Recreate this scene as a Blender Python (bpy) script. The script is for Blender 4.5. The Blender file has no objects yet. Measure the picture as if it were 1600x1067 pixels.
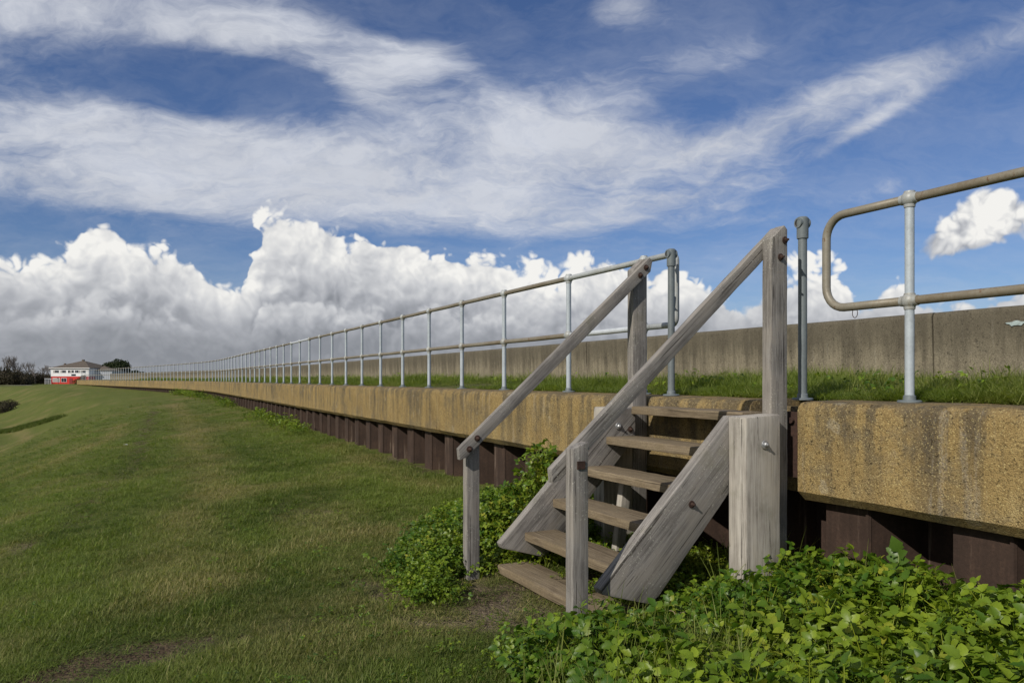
import bpy, bmesh, math, random
import numpy as np
from mathutils import Vector, Matrix, noise as mnoise

rng = np.random.default_rng(7)
random.seed(7)
PI = math.pi
S = bpy.context.scene
COL = S.collection

# ------------------------------------------------------------------ camera, light, exposure
# world X runs from the photographer towards the flood wall, Y along the wall, Z up; the eye is at 0
TH = math.atan(583 / 1200)            # heading of the lens, to the right of the wall's direction
CT, ST = math.cos(TH), math.sin(TH)
cam = bpy.data.objects.new('camera', bpy.data.cameras.new('camera'))
COL.objects.link(cam)
cam.data.sensor_width = 36
cam.data.lens = 27.0
cam.data.shift_y = 58.5 / 1600
cam.data.clip_start = 0.05
cam.data.clip_end = 9000
cam.location = (0, 0, 0)
cam.rotation_euler = (PI / 2, 0, -TH)
S.camera = cam

SUN_DIR = Vector((1.0, 0.42, -0.74)).normalized()     # the way the light travels
sun_el = math.asin(-SUN_DIR.z)
sun_az = math.atan2(-SUN_DIR.x, -SUN_DIR.y)           # clockwise from +Y
sl = bpy.data.lights.new('sun', 'SUN')
sl.energy = 3.9
sl.angle = math.radians(0.5)
sl.color = (1.0, 0.93, 0.83)
so = bpy.data.objects.new('sun', sl)
COL.objects.link(so)
so.rotation_euler = SUN_DIR.to_track_quat('-Z', 'Y').to_euler()
so.location = (-20, -10, 30)
S.view_settings.view_transform = 'Standard'
S.view_settings.look = 'None'
S.view_settings.exposure = 0.0
S.view_settings.gamma = 1.0
S.view_settings.use_curve_mapping = False
S.render.engine = 'CYCLES'
S.cycles.use_denoising = True
S.cycles.max_bounces = 6
S.cycles.transparent_max_bounces = 8


# ------------------------------------------------------------------ node arithmetic
class V:
    """a scalar socket that can be added, multiplied and so on"""
    def __init__(self, nt, sock):
        self.nt, self.s = nt, sock

    def op(self, kind, *others, clamp=False):
        n = self.nt.nodes.new('ShaderNodeMath')
        n.operation = kind
        n.use_clamp = clamp
        for i, o in enumerate((self,) + others):
            if isinstance(o, V):
                self.nt.links.new(o.s, n.inputs[i])
            else:
                n.inputs[i].default_value = o
        return V(self.nt, n.outputs[0])

    def __add__(self, o): return self.op('ADD', o)
    __radd__ = __add__
    def __sub__(self, o): return self.op('SUBTRACT', o)
    def __rsub__(self, o): return self.op('MULTIPLY_ADD', -1.0, o)
    def __mul__(self, o): return self.op('MULTIPLY', o)
    __rmul__ = __mul__
    def __truediv__(self, o): return self.op('DIVIDE', o)
    def clamp(self): return self.op('ADD', 0.0, clamp=True)
    def max(self, o): return self.op('MAXIMUM', o)
    def min(self, o): return self.op('MINIMUM', o)

    def smooth(self, a, b):
        n = self.nt.nodes.new('ShaderNodeMapRange')
        n.interpolation_type = 'SMOOTHSTEP'
        self.nt.links.new(self.s, n.inputs[0])
        n.inputs[1].default_value = a
        n.inputs[2].default_value = b
        return V(self.nt, n.outputs[0])

    def lin(self, a, b, c=0.0, d=1.0):
        n = self.nt.nodes.new('ShaderNodeMapRange')
        self.nt.links.new(self.s, n.inputs[0])
        for i, v in enumerate((a, b, c, d)):
            n.inputs[1 + i].default_value = v
        return V(self.nt, n.outputs[0])


class G:
    """node tree helper"""
    def __init__(self, nt):
        self.nt = nt
        nt.nodes.clear()

    def new(self, t, **kw):
        n = self.nt.nodes.new(t)
        for k, v in kw.items():
            setattr(n, k, v)
        return n

    def link(self, a, b): self.nt.links.new(a, b)

    def set(self, sock, v):
        if isinstance(v, V): self.nt.links.new(v.s, sock)
        elif isinstance(v, bpy.types.NodeSocket): self.nt.links.new(v, sock)
        elif isinstance(v, (tuple, list)) and len(v) == 3 and len(sock.default_value) == 4: sock.default_value = (*v, 1)
        else: sock.default_value = v

    def coord(self, which='Object'):
        return self.new('ShaderNodeTexCoord').outputs[which]

    def geo(self, which='Position'):
        return self.new('ShaderNodeNewGeometry').outputs[which]

    def attr(self, name, out='Vector', kind='GEOMETRY'):
        return self.new('ShaderNodeAttribute', attribute_name=name, attribute_type=kind).outputs[out]

    def mapping(self, v, scale=(1, 1, 1), loc=(0, 0, 0), rot=(0, 0, 0)):
        n = self.new('ShaderNodeMapping')
        self.link(v, n.inputs[0])
        n.inputs['Scale'].default_value = scale
        n.inputs['Location'].default_value = loc
        n.inputs['Rotation'].default_value = rot
        return n.outputs[0]

    def noise(self, v, scale=5, detail=4, rough=0.55, dist=0.0, lac=2.0, color=False):
        n = self.new('ShaderNodeTexNoise')
        self.link(v, n.inputs['Vector'])
        n.inputs['Scale'].default_value = scale
        n.inputs['Detail'].default_value = detail
        n.inputs['Roughness'].default_value = rough
        n.inputs['Lacunarity'].default_value = lac
        n.inputs['Distortion'].default_value = dist
        return n.outputs['Color'] if color else V(self.nt, n.outputs[0])

    def voro(self, v, scale=5, feature='F1', out='Distance', smooth=None, rand=1.0):
        n = self.new('ShaderNodeTexVoronoi', feature=feature)
        self.link(v, n.inputs['Vector'])
        n.inputs['Scale'].default_value = scale
        n.inputs['Randomness'].default_value = rand
        if smooth is not None: n.inputs['Smoothness'].default_value = smooth
        return V(self.nt, n.outputs[out]) if out == 'Distance' else n.outputs[out]

    def vadd(self, a, b, k=1.0):
        """a + k*b for vector sockets"""
        n = self.new('ShaderNodeVectorMath', operation='MULTIPLY_ADD')
        self.set(n.inputs[0], b)
        n.inputs[1].default_value = (k, k, k)
        self.set(n.inputs[2], a)
        return n.outputs[0]

    def xyz(self, v):
        n = self.new('ShaderNodeSeparateXYZ')
        self.link(v, n.inputs[0])
        return [V(self.nt, o) for o in n.outputs]

    def vec(self, x, y, z):
        n = self.new('ShaderNodeCombineXYZ')
        for i, q in enumerate((x, y, z)): self.set(n.inputs[i], q)
        return n.outputs[0]

    def mix(self, f, a, b, blend='MIX'):
        n = self.new('ShaderNodeMix', data_type='RGBA', blend_type=blend)
        self.set(n.inputs[0], f)
        self.set(n.inputs[6], a)
        self.set(n.inputs[7], b)
        return n.outputs[2]

    def ramp(self, f, stops):
        n = self.new('ShaderNodeValToRGB')
        self.set(n.inputs[0], f)
        el = n.color_ramp.elements
        while len(el) < len(stops): el.new(0.5)
        for e, (p, c) in zip(el, stops):
            e.position = p
            e.color = (*c, 1) if len(c) == 3 else c
        return n.outputs[0]

    def bump(self, h, strength=0.3, dist=0.01, normal=None):
        n = self.new('ShaderNodeBump')
        n.inputs['Strength'].default_value = strength
        n.inputs['Distance'].default_value = dist
        self.set(n.inputs['Height'], h)
        if normal is not None: self.link(normal, n.inputs['Normal'])
        return n.outputs[0]

    def bsdf(self, color, rough=0.8, bump=None, metal=0.0, spec=0.5, **kw):
        n = self.new('ShaderNodeBsdfPrincipled')
        self.set(n.inputs['Base Color'], color)
        self.set(n.inputs['Roughness'], rough)
        self.set(n.inputs['Metallic'], metal)
        n.inputs['Specular IOR Level'].default_value = spec
        if bump is not None: self.link(bump, n.inputs['Normal'])
        return n

    def out(self, shader):
        o = self.new('ShaderNodeOutputMaterial')
        self.link(shader.outputs[0], o.inputs[0])


def material(name):
    m = bpy.data.materials.new(name)
    m.use_nodes = True
    return m, G(m.node_tree)


# ------------------------------------------------------------------ the sky
def pic(x, y):
    """azimuth from the lens heading and tangent of elevation for a direction seen in the photograph"""
    a = math.atan((x - 800) / 1200)
    return a, (592 - y) / 1200 * math.cos(a)


def build_world():
    w = bpy.data.worlds.new('World')
    S.world = w
    w.use_nodes = True
    g = G(w.node_tree)
    d = g.coord('Generated')
    x, y, z = g.xyz(d)
    fwd = x * ST + y * CT
    rgt = x * CT - y * ST
    az = rgt.op('ARCTAN2', fwd)
    hor = (x * x + y * y).op('SQRT').max(0.001)
    el = z / hor
    elc = el.max(-0.05).min(2.5)
    sky = g.new('ShaderNodeTexSky', sky_type='NISHITA')
    sky.sun_disc = False
    sky.sun_elevation = sun_el
    sky.sun_rotation = sun_az
    sky.altitude = 0
    sky.air_density = 1.0
    sky.dust_density = 0.4
    sky.ozone_density = 2.6
    blue = g.mix(1.0, sky.outputs[0], (0.51, 0.59, 0.79), 'MULTIPLY')

    # ---- high thin cloud: streaks on a flat layer far overhead
    flat = g.vec(rgt / (z.max(0.0) + 0.30), fwd / (z.max(0.0) + 0.30), 0.0)
    warp = g.noise(flat, scale=2.0, detail=5, rough=0.6, color=True)
    flatw = g.vadd(flat, warp, 0.42)
    st = g.mapping(flatw, scale=(0.85, 1.35, 1), rot=(0, 0, math.radians(14)))
    n1 = g.noise(st, scale=3.0, detail=10, rough=0.58)
    st2 = g.mapping(flatw, scale=(0.8, 2.2, 1), rot=(0, 0, math.radians(-28)), loc=(3.1, 1.7, 0))
    n2 = g.noise(st2, scale=4.2, detail=9, rough=0.66)
    streak = n1 * 0.62 + n2 * 0.38

    def blob(px, py, rx, ry, deg, amp):
        a0, v0 = pic(px, py)
        ca, sa = math.cos(math.radians(deg)), math.sin(math.radians(deg))
        dx, dv = az - a0, elc - v0
        u = (dx * ca + dv * sa) * (1200 / rx)
        v = (dv * ca - dx * sa) * (1200 / ry)
        return (u * u + v * v).op('MULTIPLY', -1.0).op('EXPONENT') * amp

    field = None
    for b in [(310, 40, 290, 62, -2, .95), (20, 40, 150, 60, 0, .55), (330, 235, 470, 62, 2, 1.0),
              (880, 215, 300, 70, -12, .85), (700, 320, 430, 50, -5, .95), (120, 300, 360, 34, -3, .75),
              (625, 105, 150, 34, 22, .55), (975, 12, 75, 42, 0, .75), (800, 10, 60, 25, 0, .5),
              (1260, 170, 240, 42, 14, .68), (1345, 200, 75, 12, 28, .55), (1530, 80, 220, 60, 18, .42), (1110, 110, 170, 26, 15, .34),
              (1080, 300, 130, 22, 12, .35), (1390, 290, 60, 16, 20, .3), (1020, 100, 160, 30, 12, .30),
              (1200, 335, 70, 25, 0, .2), (60, 120, 170, 40, -5, .30), (560, 165, 60, 25, 0, .40),
              (320, 128, 210, 42, 2, -.62), (470, 140, 130, 24, -14, -.42),
              (760, 40, 90, 40, 15, -.3)]:
        q = blob(*b)
        field = q if field is None else field + q
    # the same kind of cover goes on all round the sky outside the view
    outside = (az.op('ABSOLUTE')).smooth(0.62, 0.9).max(elc.smooth(0.5, 0.75))
    field = field + outside * (g.noise(flat, scale=0.9, detail=2).smooth(0.35, 0.65) * 0.75)
    tuft = g.noise(g.mapping(flatw, scale=(1.0, 1.7, 1), rot=(0, 0, math.radians(50))), scale=12, detail=7, rough=0.65)
    cir = (field * 0.95 + (streak - 0.5) * 2.9 + (tuft - 0.5) * 0.35 - 0.12).smooth(0.0, 1.05)
    cir = cir * (field * 0.8 + 0.42).clamp()
    veil = ((streak - 0.40) * 1.5 + (tuft - 0.5) * 0.5).clamp() * 0.70 * (field * 0.6 + 0.55).clamp()
    cir = (cir * (0.88 + (tuft - .5) * 0.7)).max(veil).min(0.93)
    cirtone = n1 * 0.5 + 0.72
    c_col = g.mix(1.0, (6.3, 6.55, 7.15), g.vec(cirtone, cirtone, cirtone), 'MULTIPLY')
    col = g.mix(cir, blue, c_col)

    # ---- heaped clouds along the horizon
    tops = [(-260, 330), (-150, 400), (-60, 350), (0, 372), (70, 392), (105, 372), (128, 345), (160, 340), (190, 366), (240, 372), (290, 392),
            (345, 428), (378, 440), (394, 430), (402, 352), (432, 326), (480, 336), (520, 340), (555, 362), (590, 352),
            (612, 372), (655, 376), (690, 390), (735, 388), (790, 408), (830, 432), (865, 430), (900, 402), (940, 396),
            (985, 418), (1020, 424), (1060, 420), (1095, 428), (1120, 462), (1150, 478), (1190, 440), (1220, 424),
            (1255, 418), (1300, 424), (1340, 452), (1370, 448), (1405, 432), (1440, 468), (1490, 476), (1560, 460),
            (1600, 440), (1700, 420), (1850, 470)]
    dc = g.vec(rgt / hor, fwd / hor, elc)
    azw = az + (g.noise(dc, scale=8, detail=4, rough=0.55) - 0.5) * 0.11
    fc = g.new('ShaderNodeFloatCurve')
    cu = fc.mapping.curves[0]
    pts = []
    for px, py in tops:
        a, v = pic(px, py)
        pts.append(((a + .75) / 1.5, v / 0.3))
    pts.sort()
    while len(cu.points) < len(pts): cu.points.new(0.5, 0.5)
    for p, (a, v) in zip(cu.points, pts):
        p.location = (a, v)
        p.handle_type = 'AUTO_CLAMPED'
    fc.mapping.update()
    g.set(fc.inputs['Value'], (azw + .75) / 1.5)
    top = V(g.nt, fc.outputs[0]) * 0.3

    def puffs(off, octaves):
        """rounded heads parted by sharp creases"""
        v = g.mapping(dc, loc=off)
        v = g.vadd(v, g.noise(v, scale=11, detail=3, rough=0.55, color=True), 0.045)
        acc = None
        for sc_, am in ((9, .46), (20, .30), (43, .20), (92, .12))[:octaves]:
            q = (g.noise(v, scale=sc_, detail=0.6, rough=.4) * 2.0 - 1.0).op('ABSOLUTE') * (am * 2.0)
            acc = q if acc is None else acc + q
        return acc
    def billow(off):
        f = g.noise(g.mapping(dc, loc=off), scale=13, detail=7, rough=0.6)
        return (f - 0.5) * 0.75 + (puffs(off, 4) - 0.42) * 0.95 + 0.5
    # towards the sun: to the left, up
    sx, sy = -CT * 0.8, ST * 0.8
    def soft(off):
        return puffs(off, 4) * 0.8 + g.noise(g.mapping(dc, loc=off), scale=10, detail=5, rough=0.5)
    b0 = billow((0, 0, 0))
    e0 = soft((0, 0, 0))
    e1 = soft((-sx * 0.009, -sy * 0.009, -0.010))
    puff_l = blob(1545, 338, 56, 46, 20, 1.0) + blob(1482, 378, 56, 26, 20, .8)
    depth = top + (b0 - 0.5) * 0.068 - elc
    d2 = (puff_l - 0.45) * 0.10 + (b0 - 0.5) * 0.10 * (puff_l * 3.0).clamp()
    cov = depth.smooth(0.0, 0.012).max(d2.smooth(0.0, 0.03))
    lo = depth.max(d2 * 1.5).smooth(0.0, 0.12)
    big = g.noise(dc, scale=5.5, detail=5, rough=0.6)
    emb = ((e0 - e1) * 0.70).max(-0.22).min(0.22) + (b0 - 0.5) * 0.32
    light = (0.98 - lo * 0.47) + emb + (big - 0.5) * 0.8 * lo
    pmask = (d2 - depth).smooth(-0.005, 0.005)
    pv = pic(1525, 345)[1]
    plight = (elc - pv) * 7.0 + emb * 1.6 + 0.80
    light = light + (plight - light) * pmask
    # clouds on the right are thinner and whiter
    light = light + az.smooth(0.12, 0.4) * lo * 0.14
    # flat grey cloud bases low down, with a few sunlit caps in front of them
    low = elc.smooth(0.125, 0.035)
    light = light * (1.0 - low * 0.66) + low * 0.125
    # nearer heads of cloud in front of the bank
    for kk, (hgt_, off, sc_) in enumerate(((0.62, (1.7, .4, .2), 1.0), (0.34, (3.1, 2.2, .7), .75))):
        bb = billow(off)
        there = g.noise(g.mapping(dc, loc=off), scale=4.2 + kk * 2, detail=2)
        dd = top * hgt_ + (bb - 0.5) * 0.060 * sc_ + (there - 0.52) * 0.16 * sc_ - elc
        cc = dd.smooth(0.0, 0.02) * (0.75 - kk * 0.1) * elc.smooth(0.045, 0.085)
        l2 = (0.90 - kk * 0.16) - dd.smooth(0.0, 0.07) * (0.5 - kk * .1) + emb * 0.5
        light = light + (l2 - light) * cc
    light = light.max(0.26).min(1.02)
    ccol = g.ramp(light, [(0.0, (1.5, 1.6, 1.8)), (0.25, (2.5, 2.65, 2.95)), (0.5, (4.1, 4.25, 4.6)),
                          (0.75, (6.2, 6.3, 6.5)), (1.0, (9.0, 8.9, 8.6))])
    col = g.mix(cov, col, ccol)
    # the haze of the last degrees above the horizon
    col = g.mix(elc.smooth(0.03, -0.01) * 0.5, col, (2.9, 3.05, 3.3))
    bg = g.new('ShaderNodeBackground')
    g.link(col, bg.inputs[0])
    bg.inputs[1].default_value = 0.1
    o = g.new('ShaderNodeOutputWorld')
    g.link(bg.outputs[0], o.inputs[0])
    w.cycles.sampling_method = 'MANUAL'
    w.cycles.sample_map_resolution = 512


build_world()


# ------------------------------------------------------------------ objects and meshes
def props(o, label=None, cat=None, group=None, kind=None):
    for k, v in (('label', label), ('category', cat), ('group', group), ('kind', kind)):
        if v: o[k] = v
    return o


def empty(name, loc, label, cat, group=None):
    o = bpy.data.objects.new(name, None)
    o.empty_display_size = 0.2
    o.location = loc
    COL.objects.link(o)
    return props(o, label, cat, group)


def mesh_of(name, verts, faces, mats=(), smooth=False, attrs=None, face_mat=None):
    me = bpy.data.meshes.new(name)
    me.from_pydata([tuple(v) for v in verts], [], [tuple(f) for f in faces])
    for m in mats: me.materials.append(m)
    if smooth: me.polygons.foreach_set('use_smooth', [True] * len(me.polygons))
    if face_mat is not None: me.polygons.foreach_set('material_index', face_mat)
    for k, (typ, data) in (attrs or {}).items():
        a = me.attributes.new(k, typ, 'POINT')
        a.data.foreach_set('vector' if typ == 'FLOAT_VECTOR' else 'value', np.asarray(data, np.float32).ravel())
    me.update()
    return me


def link(name, me, parent=None, loc=(0, 0, 0), rot=(0, 0, 0), scale=(1, 1, 1), world=True):
    """parent: an Empty or mesh without rotation; loc is given in world space"""
    o = bpy.data.objects.new(name, me)
    COL.objects.link(o)
    loc = Vector(loc)
    if parent is not None:
        o.parent = parent
        p = parent
        while p is not None:
            loc = loc - Vector(p.location)
            p = p.parent
    o.location = loc
    o.rotation_euler = rot
    o.scale = scale
    return o


class MB:
    def __init__(self): self.v, self.f = [], []

    def add(self, vs, fs):
        b = len(self.v)
        self.v += [tuple(q) for q in vs]
        self.f += [tuple(i + b for i in q) for q in fs]
        return self

    def box(self, x0, x1, y0, y1, z0, z1):
        return self.add([(x0, y0, z0), (x1, y0, z0), (x1, y1, z0), (x0, y1, z0), (x0, y0, z1), (x1, y0, z1), (x1, y1, z1), (x0, y1, z1)],
                        [(0, 3, 2, 1), (4, 5, 6, 7), (0, 1, 5, 4), (1, 2, 6, 5), (2, 3, 7, 6), (3, 0, 4, 7)])

    def tube(self, pts, r, n=10, caps=True, closed=False):
        pts = [Vector(p) for p in pts]
        rr = r if isinstance(r, (list, tuple)) else [r] * len(pts)
        m = len(pts)
        up = None
        vs, fs = [], []
        for i, p in enumerate(pts):
            t = (pts[min(i + 1, m - 1)] - pts[max(i - 1, 0)]).normalized()
            if up is None:
                up = Vector((0, 0, 1)) if abs(t.z) < .9 else Vector((1, 0, 0))
            u = t.cross(up).normalized()
            up = u.cross(t).normalized()
            for k in range(n):
                a = 2 * PI * k / n
                vs.append(p + (u * math.cos(a) + up * math.sin(a)) * rr[i])
        for i in range(m - 1):
            for k in range(n):
                fs.append((i * n + k, i * n + (k + 1) % n, (i + 1) * n + (k + 1) % n, (i + 1) * n + k))
        if caps:
            fs.append(tuple(range(n))[::-1])
            fs.append(tuple((m - 1) * n + k for k in range(n)))
        return self.add(vs, fs)

    def lathe(self, prof, n=16, axis='Z', o=(0, 0, 0)):
        vs, fs = [], []
        for r, h in prof:
            for k in range(n):
                a = 2 * PI * k / n
                q = (r * math.cos(a), r * math.sin(a), h)
                if axis == 'Y': q = (q[0], q[2], -q[1])
                if axis == 'X': q = (q[2], q[1], -q[0])
                vs.append((q[0] + o[0], q[1] + o[1], q[2] + o[2]))
        m = len(prof)
        for i in range(m - 1):
            for k in range(n):
                fs.append((i * n + k, i * n + (k + 1) % n, (i + 1) * n + (k + 1) % n, (i + 1) * n + k))
        fs.append(tuple(range(n))[::-1])
        fs.append(tuple((m - 1) * n + k for k in range(n)))
        return self.add(vs, fs)

    def mesh(self, name, *mats, smooth=False):
        return mesh_of(name, self.v, self.f, mats, smooth)


def auto_smooth(me, ang=40):
    """smooth faces, sharp edges where the faces turn by more than ang degrees"""
    me.polygons.foreach_set('use_smooth', [True] * len(me.polygons))
    bm = bmesh.new()
    bm.from_mesh(me)
    bmesh.ops.recalc_face_normals(bm, faces=bm.faces)
    for e in bm.edges:
        e.smooth = not (len(e.link_faces) == 2 and e.calc_face_angle(0) > math.radians(ang))
    bm.to_mesh(me)
    bm.free()
    return me


# ------------------------------------------------------------------ the line of the wall
DS = 0.25
ss = np.arange(-12, 140, DS)
phi = np.radians(np.interp(ss, [-12, 40, 52, 75, 140], [0, 0, 8.2, 10, 10.5]))
tx, ty = -np.sin(phi), np.cos(phi)
px = np.concatenate([[0], np.cumsum((tx[1:] + tx[:-1]) / 2 * DS)])
py = np.concatenate([[0], np.cumsum((ty[1:] + ty[:-1]) / 2 * DS)])
i0 = int(12 / DS)
px += 3.4 - px[i0]
py += 0.0 - py[i0]


def at(s, o=0.0, z=0.0):
    """point of the wall line: s metres along, o metres behind the ledge's face"""
    p = np.interp(s, ss, phi)
    return Vector((np.interp(s, ss, px) + o * math.cos(p), np.interp(s, ss, py) + o * math.sin(p), z))


def turn(s): return float(np.interp(s, ss, phi))


WALL_END = 107.0


def fbm2(x, y, scale, octaves=4, seed=0):
    """cheap value noise, vectorised"""
    out = np.zeros_like(x, dtype=float)
    amp, tot = 1.0, 0.0
    for k in range(octaves):
        f = scale * 2 ** k
        xi, yi = x * f + 17.3 * k + seed * 7.1, y * f - 9.7 * k + seed * 3.3
        x0, y0 = np.floor(xi), np.floor(yi)
        fx, fy = xi - x0, yi - y0
        fx, fy = fx * fx * (3 - 2 * fx), fy * fy * (3 - 2 * fy)

        def h(a, b):
            q = np.sin(a * 127.1 + b * 311.7 + seed * 74.7 + k * 19.9) * 43758.5453
            return q - np.floor(q)
        v = (h(x0, y0) * (1 - fx) + h(x0 + 1, y0) * fx) * (1 - fy) + (h(x0, y0 + 1) * (1 - fx) + h(x0 + 1, y0 + 1) * fx) * fy
        out += v * amp
        tot += amp
        amp *= 0.5
    return out / tot


PA = np.stack([px, py], 1)
PM = np.stack([np.cos(phi), np.sin(phi)], 1)


def wall_coords(x, y):
    """(s, distance in front of the ledge's face)"""
    x, y = np.atleast_1d(np.asarray(x, float)), np.atleast_1d(np.asarray(y, float))
    s_out, l_out = np.empty(len(x)), np.empty(len(x))
    for a in range(0, len(x), 20000):
        q = np.stack([x[a:a + 20000], y[a:a + 20000]], 1)
        d2 = ((q[:, None, :] - PA[None, ::2, :]) ** 2).sum(2)
        k = d2.argmin(1) * 2
        r = q - PA[k]
        s_out[a:a + 20000] = ss[k] + (r * np.stack([-PM[k, 1], PM[k, 0]], 1)).sum(1)
        l_out[a:a + 20000] = -(r * PM[k]).sum(1)
    return s_out, l_out


def ground_z(x, y, fine=True):
    x, y = np.atleast_1d(np.asarray(x, float)), np.atleast_1d(np.asarray(y, float))
    s, l = wall_coords(x, y)
    z = np.interp(l, [-6, -4.6, -4.2, 0, .6, 1.5, 3, 4.5, 6, 9, 10.2, 15], [-5, -5, -1.22, -1.22, -1.25, -1.31, -1.41, -1.62, -2.1, -3.15, -3.32, -3.38])
    rise = np.interp(s, [8, 40, 75, 105, 140], [0, .22, .34, .52, .5])
    z = z + rise * np.interp(l, [-4.6, -4.2, 0, 4, 12], [0, 1, 1, .6, 0])
    dist = np.hypot(x, y)
    # far off the low field climbs to the level of the house
    far = np.clip((dist - 120) / 90, 0, 1)
    far = far * far * (3 - 2 * far)
    zf = -1.55 + 0.9 * np.exp(-(((x + 175) / 32) ** 2 + ((y - 135) / 40) ** 2))
    land = l > -4.4
    z = np.where(land | (dist > 260), z * (1 - far) + zf * far, z)
    z = z + np.where(l > 0, (fbm2(x, y, 0.35, 3, 2) - .5) * 0.10 * np.clip(l / 2, 0, 1), 0)
    if fine:
        z = z + np.where(l > 0, (fbm2(x, y, 3.0, 3, 5) - .5) * 0.035 * np.exp(-dist / 25), 0)
    return z


def streak_mask(x, y, pts, width, soft=0.6):
    """1 on a polyline, 0 away from it"""
    best = np.full(len(x), 1e9)
    for (ax, ay), (bx, by) in zip(pts[:-1], pts[1:]):
        vx, vy = bx - ax, by - ay
        t = np.clip(((x - ax) * vx + (y - ay) * vy) / (vx * vx + vy * vy), 0, 1)
        best = np.minimum(best, np.hypot(x - ax - t * vx, y - ay - t * vy))
    return np.clip(1 - (best - width * (1 - soft)) / (width * soft * 2), 0, 1)


def soil_masks(x, y):
    """bare earth and dry grass on the lawn"""
    nz = fbm2(x, y, 2.2, 4, 11)
    n3 = fbm2(x, y, 7.0, 3, 23)
    wx, wy = x + (fbm2(x, y, 1.5, 3, 3) - .5) * .5, y + (fbm2(x, y, 1.5, 3, 4) - .5) * .5
    dirt = streak_mask(wx, wy, [(-.75, 4.35), (-.43, 4.45), (-.1, 4.56), (.35, 4.5)], 0.22, .7) * 1.5
    dirt = np.maximum(dirt, streak_mask(wx, wy, [(.35, 4.48), (.8, 4.46), (1.43, 4.31)], 0.11, .95) * .8)
    dirt = np.maximum(dirt, streak_mask(wx, wy, [(1.41, 4.26), (1.62, 4.0), (1.94, 4.0)], 0.14) * 1.1)
    dirt = np.maximum(dirt, streak_mask(wx, wy, [(1.42, 5.0), (1.5, 4.62)], 0.14) * .95)
    dirt = np.maximum(dirt, streak_mask(wx, wy, [(2.0, 4.0), (2.6, 4.0)], 0.55))
    rut = streak_mask(wx, wy, [(-.97, 8.17), (-.85, 8.47), (-.57, 9.9), (-.23, 13.0), (.1, 19), (.5, 34)], 0.13, .9)
    dirt = np.maximum(dirt, rut * .50)
    dirt = np.maximum(dirt, streak_mask(wx, wy, [(1.45, 8.2), (1.79, 6.9), (2.2, 7.3)], 0.25, .9) * .45)
    dirt = np.maximum(dirt, streak_mask(wx, wy, [(3.36, 9.3), (3.4, 11.3)], 0.16, .9) * .6)
    n9 = fbm2(x, y, 13.0, 3, 29)
    dirt = np.clip(dirt * (0.25 + nz * .9 + n9 * .75) + (n3 - .5) * .6 * (dirt > .05), 0, 1)
    dry = streak_mask(wx, wy, [(.30, 5.6), (.35, 6.4), (.25, 7.3), (.5, 8.8), (.9, 9.9), (1.0, 13.5), (1.4, 28), (1.5, 40)], 0.30, .95) * .7
    dry = np.maximum(dry, streak_mask(wx, wy, [(1.7, 7.7), (1.4, 6.5), (1.72, 6.5)], 0.25, .9) * .7)
    dry = np.maximum(dry, streak_mask(wx, wy, [(1.55, 4.05), (2.1, 4.0)], .22, .9))
    s, l = wall_coords(x, y)
    dry = np.maximum(dry, streak_mask(wx, wy, [(-4.98, 36), (-4.3, 39), (-5.2, 46), (-8, 60)], .22, .9) * .9)
    dry = np.maximum(dry, streak_mask(wx, wy, [(-1.95, 18), (-1.32, 19.3), (-.65, 21.5), (-.45, 28)], .2, .9) * .75)
    dry = np.maximum(dry, streak_mask(wx, wy, [(3.0, 8.2), (3.1, 14)], 0.25, .9) * .6)
    dry = np.clip(dry * (.4 + nz * 1.1) + np.clip((fbm2(x, y, .9, 4, 31) - .54) * 3.0, 0, .6), 0, 1)
    return dirt, dry


# ------------------------------------------------------------------ materials of the setting
def mat_ground():
    m, g = material('lawn_soil')
    p = g.geo()
    n1 = g.noise(p, scale=0.6, detail=5, rough=.6)
    n2 = g.noise(p, scale=9, detail=6, rough=.7)
    mow = g.noise(g.mapping(p, scale=(1.0, .035, 1)), scale=1.1, detail=4, rough=.6)
    wide = g.noise(p, scale=.07, detail=5, rough=.62)
    n3 = g.noise(p, scale=60, detail=3, rough=.7)
    blades = g.noise(g.mapping(p, scale=(1, .6, 1)), scale=160, detail=2, rough=.7)
    c = g.ramp(n1 * .3 + n2 * .3 + mow * .25 + wide * .15, [(.25, (.056, .080, .015)), (.5, (.112, .136, .030)), (.75, (.180, .190, .056))])
    c = g.mix((n3 - .42).clamp() * 1.5, c, (.040, .048, .012))
    c = g.mix((blades - .55).clamp() * 1.6, c, (.20, .20, .075))
    dry = V(g.nt, g.attr('dry', 'Fac'))
    c = g.mix((dry * (n2 * .9 + .35)).clamp(), c, (.215, .175, .075))
    dirt = V(g.nt, g.attr('dirt', 'Fac'))
    dc = g.ramp(n2 * .6 + n3 * .4, [(.3, (.044, .032, .020)), (.5, (.092, .066, .042)), (.64, (.16, .12, .080)), (.75, (.30, .26, .21))])
    crumbs = g.voro(p, scale=38, rand=1.0)
    dc = g.mix((dry * 1.1).clamp(), dc, g.ramp(n2 * .5 + n3 * .5, [(.3, (.12, .092, .066)), (.55, (.23, .185, .137)), (.75, (.36, .31, .245))]))
    c = g.mix((dirt * 1.3 + (n3 - .5) * .5 * dirt).clamp(), c, dc)
    b = g.bump(n3 * .5 + n2 * .5 + blades * .4 - crumbs * dirt * .8, .9, .04)
    g.out(g.bsdf(c, .95, b, spec=.1))
    return m


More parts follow.
